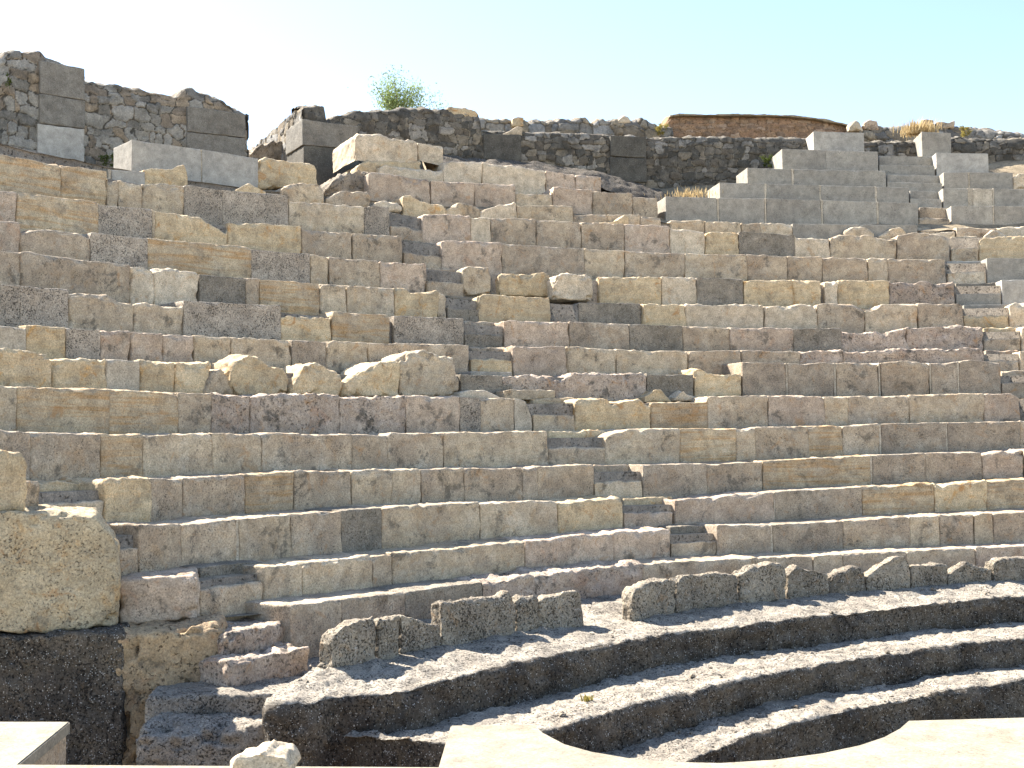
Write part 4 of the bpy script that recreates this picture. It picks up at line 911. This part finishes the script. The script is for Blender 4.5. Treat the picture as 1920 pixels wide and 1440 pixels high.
def rubble_wall(parent, name, R, x0, x1, top, zfoot, thick, mat, w_=0.24, h_=0.15, amp=0.055, seed=1, res=0.024, ragged=0.05, crest=0.10):
    """face, broken top and back of a curved rubble wall, as one mesh"""
    tx = [p[0] for p in top]; ty = [p[1] for p in top]
    q = [on_ring(x, y, R) for x, y in top]
    ph = np.array([phi_of(p) for p in q]); tz = np.array([p[2] for p in q])
    pa_ = phi_of(on_ring(x0, float(np.interp(x0, tx, ty)), R)); pb_ = phi_of(on_ring(x1, float(np.interp(x1, tx, ty)), R))
    ns = int((pb_ - pa_) * R / res); P = np.linspace(pa_, pb_, ns)
    zt = np.interp(P, ph, tz); zb = zfoot(P)
    S1 = np.stack([P * R, np.zeros(ns), np.full(ns, seed * 3.3)], 1)
    zt = zt + ragged * fbm(S1, 0.22, 3, seed)
    nz = int(np.max(zt - zb) / res) + 2; nt_ = 12
    rows_, kinds = [], []
    v = np.linspace(0, 1, nz)
    Z = zb[None] + (zt - zb)[None] * v[:, None]; Sg = np.tile(P * R, (nz, 1))
    sid, seam, bul = cells(Sg.ravel(), Z.ravel(), w_, h_, seed)
    bul = bul.reshape(nz, ns)
    Pn = np.stack([Sg, Z, np.full_like(Z, seed)], -1).reshape(-1, 3)
    rg = (0.018 * fbm(Pn, 0.12, 3, seed + 5) + 0.02 * fbm(Pn, 0.8, 2, seed + 6)).reshape(nz, ns)
    Rf = R - amp * bul - rg + 0.10 * v[:, None] ** 9
    # top surface
    tt = np.linspace(0, 1, nt_ + 1)[1:]
    St = np.tile(P * R, (nt_, 1)); Dt = np.tile(tt[:, None] * thick, (1, ns))
    s2, m2, b2 = cells(St.ravel(), (Dt + seed * 0.7).ravel(), w_, h_ * 1.2, seed + 50)
    b2 = b2.reshape(nt_, ns)
    Zt = zt[None] + crest * np.clip(tt[:, None] * 1.6, 0, 1) + amp * 0.9 * (b2 - 0.4) + 0.05 * fbm(np.stack([St, Dt, np.zeros_like(St)], -1).reshape(-1, 3), 0.3, 3, seed + 8).reshape(nt_, ns)
    Rt = R + Dt + 0.10 * (1 - tt[:, None])
    Rb = np.full((2, ns), R + thick); Zb = np.stack([zt - 0.1, zb])
    RR = np.concatenate([Rf, Rt, Rb]); ZZ = np.concatenate([Z, Zt, Zb])
    sid = np.concatenate([sid, s2, np.full(2 * ns, 0.3)]); seam = np.concatenate([seam, m2 * 0.8, np.zeros(2 * ns)])
    PP = np.tile(P, (RR.shape[0], 1))
    V = np.stack([CX + RR * np.sin(PP), CY + RR * np.cos(PP), ZZ], -1).reshape(-1, 3)
    n = RR.shape[0]; I = np.arange(n * ns).reshape(n, ns)
    Fq = np.stack([I[:-1, :-1].ravel(), I[:-1, 1:].ravel(), I[1:, 1:].ravel(), I[1:, :-1].ravel()], 1)
    # close both ends
    for ci, fl_ in ((0, 1), (ns - 1, 0)):
        b0_ = len(V); pe = P[ci]
        V = np.concatenate([V, np.stack([np.full(nz, CX + (R + thick) * math.sin(pe)), np.full(nz, CY + (R + thick) * math.cos(pe)), Z[:, ci]], 1)])
        f0, b1_ = I[:nz, ci], b0_ + np.arange(nz)
        q_ = np.stack([f0[:-1], b1_[:-1], b1_[1:], f0[1:]], 1)
        Fq = np.concatenate([Fq, q_[:, ::-1] if fl_ else q_])
        sid = np.r_[sid, np.full(nz, 0.4)]; seam = np.r_[seam, np.zeros(nz)]
    return mk(name, V, Fq, mat, parent, attrs={'stone': sid, 'seam': seam})

def radial_wall(parent, name, phi, R0, R1, z0, z1a, z1b, mat, seed, sgn=-1, w_=0.22, h_=0.15, amp=0.05):
    """rubble face running away from the seats (wall end); sgn -1 faces left"""
    res = 0.025; n = int((R1 - R0) / res); m = int((max(z1a, z1b) - z0) / res)
    u = np.linspace(0, 1, n); v = np.linspace(0, 1, m)
    Rr, Vv = np.meshgrid(R0 + (R1 - R0) * u, v, indexing='ij')
    zt = z1a + (z1b - z1a) * u; zt = zt + 0.05 * fbm(np.stack([u * 3, u * 0, u * 0 + seed], 1), 0.25, 3, seed)
    Z = z0 + (zt - z0)[:, None] * Vv
    sid, seam, bul = cells(Rr.ravel(), Z.ravel(), w_, h_, seed)
    off = sgn * amp * bul
    V = np.stack([CX + Rr.ravel() * math.sin(phi) + off * math.cos(phi), CY + Rr.ravel() * math.cos(phi) - off * math.sin(phi), Z.ravel()], 1)
    I = np.arange(n * m).reshape(n, m)
    Fq = np.stack([I[:-1, :-1].ravel(), I[1:, :-1].ravel(), I[1:, 1:].ravel(), I[:-1, 1:].ravel()], 1)
    if sgn < 0: Fq = Fq[:, ::-1]
    return mk(name, V, Fq, mat, parent, attrs={'stone': sid, 'seam': seam})

low = lambda ph: foot(ph) - 0.25
def facing(parent, x0, x1, top, ybot, R=R_WALL - 0.07, sty='gb', depth=0.5):
    return ring_stone('facing_block', sty, parent, x0, x1, top, R, ('y', *ybot) if isinstance(ybot, tuple) else ('y', ybot), depth, gap=0.006, solid=True, rscale=1.6)
# left wall
pw = on_ring(230, 300, R_WALL)
WL = rthing('rubble_wall', (pw[0], pw[1], pw[2] - 0.4), 'tall rubble wall at upper left with two piers of smooth grey blocks', 'wall', 'ruined rubble walls along the top')
rubble_wall(WL, 'masonry', R_WALL, -150, 462, [(-150,95),(0,107),(15,97),(35,93),(55,97),(78,92),(90,106),(112,112),(150,126),(162,148),(200,156),(260,165),(300,173),(335,182),(345,170),(362,165),(385,175),(410,180),(430,196),(462,214)],
            lambda ph: foot(ph) - 0.5, 0.7, RUBL, 0.24, 0.155, 0.055, 11)
facing(WL, 75, 160, [(75,112),(160,129)], (174,188)); facing(WL, 74, 161, [(74,175),(161,189)], (231,241)); facing(WL, 70, 159, [(70,232),(159,242)], (300,306), sty='l')
facing(WL, 351, 461, [(351,198),(461,214)], (246,258)); facing(WL, 350, 460, [(350,247),(460,259)], (310,318))
phL = phi_of(on_ring(461, 250, R_WALL)); zL = on_ring(461, 214, R_WALL)[2]
radial_wall(WL, 'wall_end', phL, R_WALL - 0.03, R_WALL + 0.7, zL - 2.2, zL, zL, RUBL, 61, 1)
# right wall with the passage side
pw = on_ring(1100, 300, R_WALL)
WR = rthing('rubble_wall', (pw[0], pw[1], pw[2] - 0.4), 'long dark rubble wall behind the upper seats with square grey blocks set in it', 'wall', 'ruined rubble walls along the top')
rubble_wall(WR, 'masonry', R_WALL, 572, 2100, [(572,196),(612,197),(614,226),(622,222),(640,213),(700,207),(800,203),(840,203),(880,212),(899,214),(904,246),(1000,248),(1100,251),(1230,256),(1350,256),(1500,260),(1600,262),(1640,266),(1705,266),(1785,258),(1850,258),(1920,260),(2100,262)],
            lambda ph: foot(ph) - 0.45, 0.75, RUBD, 0.18, 0.12, 0.05, 23)
phR = phi_of(on_ring(570, 200, R_WALL)); zR = on_ring(570, 196, R_WALL)[2]
radial_wall(WR, 'passage_side', phR, R_WALL + 0.0, R_WALL + 3.0, zR - 2.3, zR, zR - 0.12, RUB, 33, -1)
ring_stone('facing_block', 'gb', WR, 567, 671, [(567,223),(671,237)], R_WALL - 0.28, ('y', 271, 280), 0.9, gap=0.004, solid=True)
ring_stone('facing_block', 'bk', WR, 569, 672, [(569,272),(672,281)], R_WALL - 0.27, ('y', 352, 352), 0.9, gap=0.004, solid=True)
facing(WR, 906, 978, [(906,250),(978,252)], (299,303), sty='bk')
facing(WR, 1144, 1212, [(1144,254),(1212,256)], (292,296), sty='bk'); facing(WR, 1143, 1213, [(1143,293),(1213,297)], (340,342), sty='bk')
o = ring_stone('cap_stone', 'g', WR, 838, 898, [(838,200),(870,202),(890,206),(898,214)], R_WALL + 0.05, ('y', 214, 222), 0.5, gap=0.004, solid=True, rscale=1.3)
# low rocky face inside the passage
rock('boulder', 'dark earth and stone heap inside the wall passage at upper left', 'core', 468, 540, [(468,285),(490,272),(510,265),(536,268),(540,280)], R_WALL + 1.2, 330, 1.0, group=GB, rs=2.5, a=2)
# back walls
RB = 22.3
pw = on_ring(1070, 240, RB)
WB = rthing('rubble_wall', (pw[0], pw[1], pw[2] - 0.6), 'low crest of pale round stones behind the dark wall in the middle', 'wall', 'ruined rubble walls along the top')
rubble_wall(WB, 'masonry', RB, 880, 1262, [(880,220),(905,223),(960,222),(1000,224),(1100,224),(1180,226),(1240,232),(1262,236)], lambda ph: foot(ph) + 0.3, 0.6, RUB, 0.30, 0.20, 0.08, 43, ragged=0.10)
pw = on_ring(1430, 240, RB + 0.4)
WO = rthing('rubble_wall', (pw[0], pw[1], pw[2] - 0.5), 'orange brown rubble wall remnant standing highest behind the dark wall', 'wall', 'ruined rubble walls along the top')
rubble_wall(WO, 'masonry', RB + 0.4, 1246, 1640, [(1246,236),(1256,219),(1275,217),(1400,218),(1480,219),(1530,224),(1580,234),(1620,244),(1640,250)], lambda ph: foot(ph) + 0.35, 0.6, RUBO, 0.17, 0.075, 0.045, 53, ragged=0.03)
pt_ = [(1258,216),(1275,214),(1400,214),(1480,216),(1530,221),(1580,231),(1622,242)]
ring_stone('turf_crust', 'earth', WO, 1256, 1622, [(x, y - 1) for x, y in pt_], RB + 0.33, lambda ph: np.interp(ph, [phi_of(on_ring(x, y, RB + 0.33)) for x, y in pt_], [on_ring(x, y, RB + 0.33)[2] - 0.03 for x, y in pt_]), 0.75, solid=True, rscale=0.12, ascale=0.3)
pw = on_ring(1760, 250, RB)
WC = rthing('rubble_wall', (pw[0], pw[1], pw[2] - 0.6), 'low stony crest with dry grass behind the wall at upper right', 'wall', 'ruined rubble walls along the top')
rubble_wall(WC, 'masonry', RB, 1612, 2100, [(1612,244),(1640,238),(1700,237),(1760,236),(1800,238),(1850,241),(1920,246),(2100,248)], lambda ph: foot(ph) + 0.3, 0.6, RUB, 0.28, 0.18, 0.08, 63, ragged=0.08)
GC = 'loose stones on the wall crest'
rock('loose_stone', 'pale rounded stone on the crest right of the orange wall', 'w', 1592, 1618, [(1592,232),(1602,224),(1614,228),(1618,238)], RB, 246, 0.3, 'stone', GC, 1.5)
rock('loose_stone', 'pale pinkish stone next right of the rounded one on the crest', 'p', 1619, 1648, [(1619,230),(1630,223),(1645,226),(1648,236)], RB, 244, 0.3, 'stone', GC, 1.5)
rock('loose_stone', 'dark squared stone on the crest beside the dry grass', 'n', 1729, 1752, [(1729,223),(1752,224)], RB, 240, 0.3, 'stone', GC, 0.8)
rock('loose_stone', 'white round stone alone on the crest left of the yellow bush', 'w', 1160, 1182, [(1160,222),(1170,215),(1180,218),(1182,226)], RB, 230, 0.25, 'stone', GC, 1.5)
rock('loose_stone', 'tan square stone on the crest right of the orange cap stone', 'g', 961, 982, [(961,223),(970,219),(982,221)], RB - 0.1, 236, 0.25, 'stone', GC, 0.9)
rock('loose_stone', 'dark pair of stones on the crest right of the squared one', 'n', 1756, 1790, [(1756,229),(1770,228),(1780,230),(1790,226)], RB, 240, 0.3, 'stone', GC, 0.8)

# ------------------------------------------------------------------ plants
def leaves(name, C0, size, n, mat, parent, leaf=0.05, aspect=2.2, seed=1, clumps=14, up=0.0, base=None):
    r = np.random.default_rng(seed)
    cc = r.normal(size=(clumps, 3)); cc /= np.linalg.norm(cc, axis=1, keepdims=True); cc *= r.uniform(0.2, 1.0, (clumps, 1)) ** 0.6
    rad = r.uniform(0.18, 0.38, clumps)
    k = r.integers(0, clumps, n); d = r.normal(size=(n, 3)) * 0.5
    p = (cc[k] + d * rad[k][:, None]) * np.array(size) + np.array(C0)
    a = r.normal(size=(n, 3)); a[:, 2] += up; a /= np.linalg.norm(a, axis=1, keepdims=True)
    bb = np.cross(a, r.normal(size=(n, 3))); bb /= np.linalg.norm(bb, axis=1, keepdims=True)
    ll = leaf * r.uniform(0.6, 1.3, (n, 1)); ww = ll / aspect
    V = np.stack([p - a * ll / 2, p + bb * ww / 2, p + a * ll / 2, p - bb * ww / 2], 1).reshape(-1, 3)
    Fq = np.arange(4 * n).reshape(n, 4)
    tone = np.repeat(np.clip(r.random(clumps)[k] * 0.6 + r.random(n) * 0.4, 0, 1), 4)
    return mk(name, V, Fq, mat, parent, base, smooth=False, attrs={'tone': tone})
def tube(pts, rads, nseg=6):
    pts = np.array(pts, float); V, Fq = [], []
    for i, p in enumerate(pts):
        d = pts[min(i + 1, len(pts) - 1)] - pts[max(i - 1, 0)]; d /= np.linalg.norm(d)
        a = np.cross(d, [0.3, 0.9, 0.1]); a /= np.linalg.norm(a); b_ = np.cross(d, a)
        for j in range(nseg):
            t = 2 * math.pi * j / nseg; V.append(p + rads[i] * (a * math.cos(t) + b_ * math.sin(t)))
    for i in range(len(pts) - 1):
        for j in range(nseg):
            Fq.append((i * nseg + j, i * nseg + (j + 1) % nseg, (i + 1) * nseg + (j + 1) % nseg, (i + 1) * nseg + j))
    return V, Fq
def tree():
    Rt = 26.0; pb_ = on_ring(748, 250, Rt); ct = on_ring(745, 168, Rt)
    base = np.array([pb_[0], pb_[1], pb_[2] - 0.6])
    t = rthing('tree', base, 'small airy green tree growing behind the wall against the white sky', 'tree')
    r = np.random.default_rng(5)
    V, Fq = tube([base, base + [0.02, 0, 0.5], base + [0.05, 0, 0.95]], [0.06, 0.05, 0.035]); VV = list(V); FF = list(Fq)
    tips = []
    for i in range(30):
        a = r.uniform(0, 6.28); L = r.uniform(0.5, 1.15); sp_ = r.uniform(0.15, 0.62)
        s0 = base + np.array([0.03, 0, r.uniform(0.55, 0.95)])
        e = s0 + np.array([math.cos(a) * sp_ * L, math.sin(a) * sp_ * 0.8 * L, L * r.uniform(0.6, 1.0)]); m = (s0 + e) / 2 + r.normal(size=3) * 0.05
        v, f = tube([s0, m, e], [0.02, 0.012, 0.004], 5); o_ = len(VV); VV += v; FF += [tuple(q + o_ for q in g) for g in f]; tips += [m * 0.4 + e * 0.6, e]
    # one thin twig reaching out to the right
    for dx, dz_ in ((1.0, 0.62), (0.85, 0.8), (0.75, 0.45)):
        s0 = base + np.array([0.05, 0, 0.8]); e = base + np.array([dx, 0, 0.55 + dz_]); v, f = tube([s0, (s0 + e) / 2 + [0, 0, 0.05], e], [0.015, 0.01, 0.004], 5); o_ = len(VV); VV += v; FF += [tuple(q + o_ for q in g) for g in f]; tips.append(e)
    mk('trunk', VV, FF, BARK, t)
    r2 = np.random.default_rng(6); tips = np.array(tips); n = 5200
    k = r2.integers(0, len(tips), n); p = tips[k] + r2.normal(size=(n, 3)) * np.array([0.13, 0.13, 0.13])
    a = r2.normal(size=(n, 3)); a /= np.linalg.norm(a, axis=1, keepdims=True); bb = np.cross(a, r2.normal(size=(n, 3))); bb /= np.linalg.norm(bb, axis=1, keepdims=True)
    ll = 0.062 * r2.uniform(0.6, 1.3, (n, 1)); ww = ll / 2.4
    Vl = np.stack([p - a * ll / 2, p + bb * ww / 2, p + a * ll / 2, p - bb * ww / 2], 1).reshape(-1, 3)
    tone = np.repeat(np.clip(r2.random(len(tips))[k] * 0.6 + r2.random(n) * 0.4, 0, 1), 4)
    mk('crown', Vl, np.arange(4 * n).reshape(n, 4), LEAF, t, smooth=False, attrs={'tone': tone})
tree()
def tuft(name, label, pos, w_, h_, n, mat, seed, cat='grass tuft', spread=0.5):
    r = np.random.default_rng(seed); V, T = [], []
    for i in range(n):
        b0_ = np.array([r.normal() * w_ * 0.3, r.normal() * w_ * 0.25, 0]); a = r.uniform(0, 6.28); le = h_ * r.uniform(0.4, 1.0); sp_ = spread * r.uniform(0.1, 1)
        e = b0_ + le * np.array([math.cos(a) * sp_, math.sin(a) * sp_, 1]); sd = np.array([math.sin(a), -math.cos(a), 0]) * 0.006 * max(1, h_ * 4)
        m_ = b0_ * 0.5 + e * 0.5 + [0, 0, le * 0.1]
        V += [b0_ - sd, b0_ + sd, m_ + sd * 0.8, m_ - sd * 0.8, e]; T.append(r.random())
    V = np.array(V) + np.array(pos); F3 = []
    q4 = np.array([[5 * i, 5 * i + 1, 5 * i + 2, 5 * i + 3] for i in range(n)] + [[5 * i + 3, 5 * i + 2, 5 * i + 4, 5 * i + 4] for i in range(n)])
    q4[n:, 3] = q4[n:, 2]
    Va = np.concatenate([V, V[4::5] + 1e-4]); q4[n:, 3] = len(V) + np.arange(n)
    return tag(mk(name, Va, q4, mat, base=pos, smooth=False, attrs={'tone': np.concatenate([np.repeat(T, 5), T])}), label, cat)
def spot(x, y, R): return on_ring(x, y, R)
tuft('grass_tuft', 'orange dry grass tuft on the wall crest above the stair top', spot(1722, 252, R_WALL + 0.35), 0.55, 0.32, 420, DRY, 3, spread=0.8)
tuft('grass_tuft', 'short dry grass on the earth left of the second concrete tier', spot(1295, 368, RAD[10] + 0.3), 0.7, 0.12, 260, DRY, 4, spread=0.7)
tuft('grass_tuft', 'tiny yellow grass tuft growing on the middle podium step', np.array([*on_plane(1100, 1314, Z2)[:2], Z2]), 0.06, 0.055, 24, YEL, 8, spread=0.7)
p_ = spot(1240, 240, RB - 0.1)
tag(leaves('bush', p_ + [0, 0, 0.0], (0.16, 0.15, 0.17), 700, YEL, None, 0.035, 2.5, 12, 10, base=p_ - [0, 0, 0.2]), 'yellow scrub bush at the left end of the orange wall', 'bush')
p_ = spot(1808, 246, R_WALL + 0.7)
tag(leaves('bush', p_ + [0, 0, 0.02], (0.16, 0.15, 0.14), 600, YEL, None, 0.035, 2.5, 13, 9, base=p_ - [0, 0, 0.2]), 'yellowish bush on the wall crest at upper right', 'bush')
p_ = spot(1440, 306, R_WALL - 0.35)
tag(leaves('weed', p_ + [0, 0, 0.03], (0.14, 0.12, 0.13), 500, WEED, None, 0.035, 2.5, 14, 8, base=p_ - [0, 0, 0.25]), 'green weed growing beside the fourth concrete tier', 'weed')
p_ = spot(205, 300, R_WALL - 0.3)
tag(leaves('weed', p_, (0.17, 0.12, 0.17), 700, WEED, None, 0.035, 2.5, 15, 9, base=p_ - [0, 0, 0.3]), 'green weed at the wall foot left of the large concrete block', 'weed')
p_ = spot(15, 150, R_WALL - 0.15)
tag(leaves('weed', p_, (0.07, 0.06, 0.12), 200, WEED, None, 0.03, 2.5, 16, 6, base=p_ - [0, 0, 0.15]), 'small weed clinging to the tall rubble wall at left edge', 'weed')
finish_things()
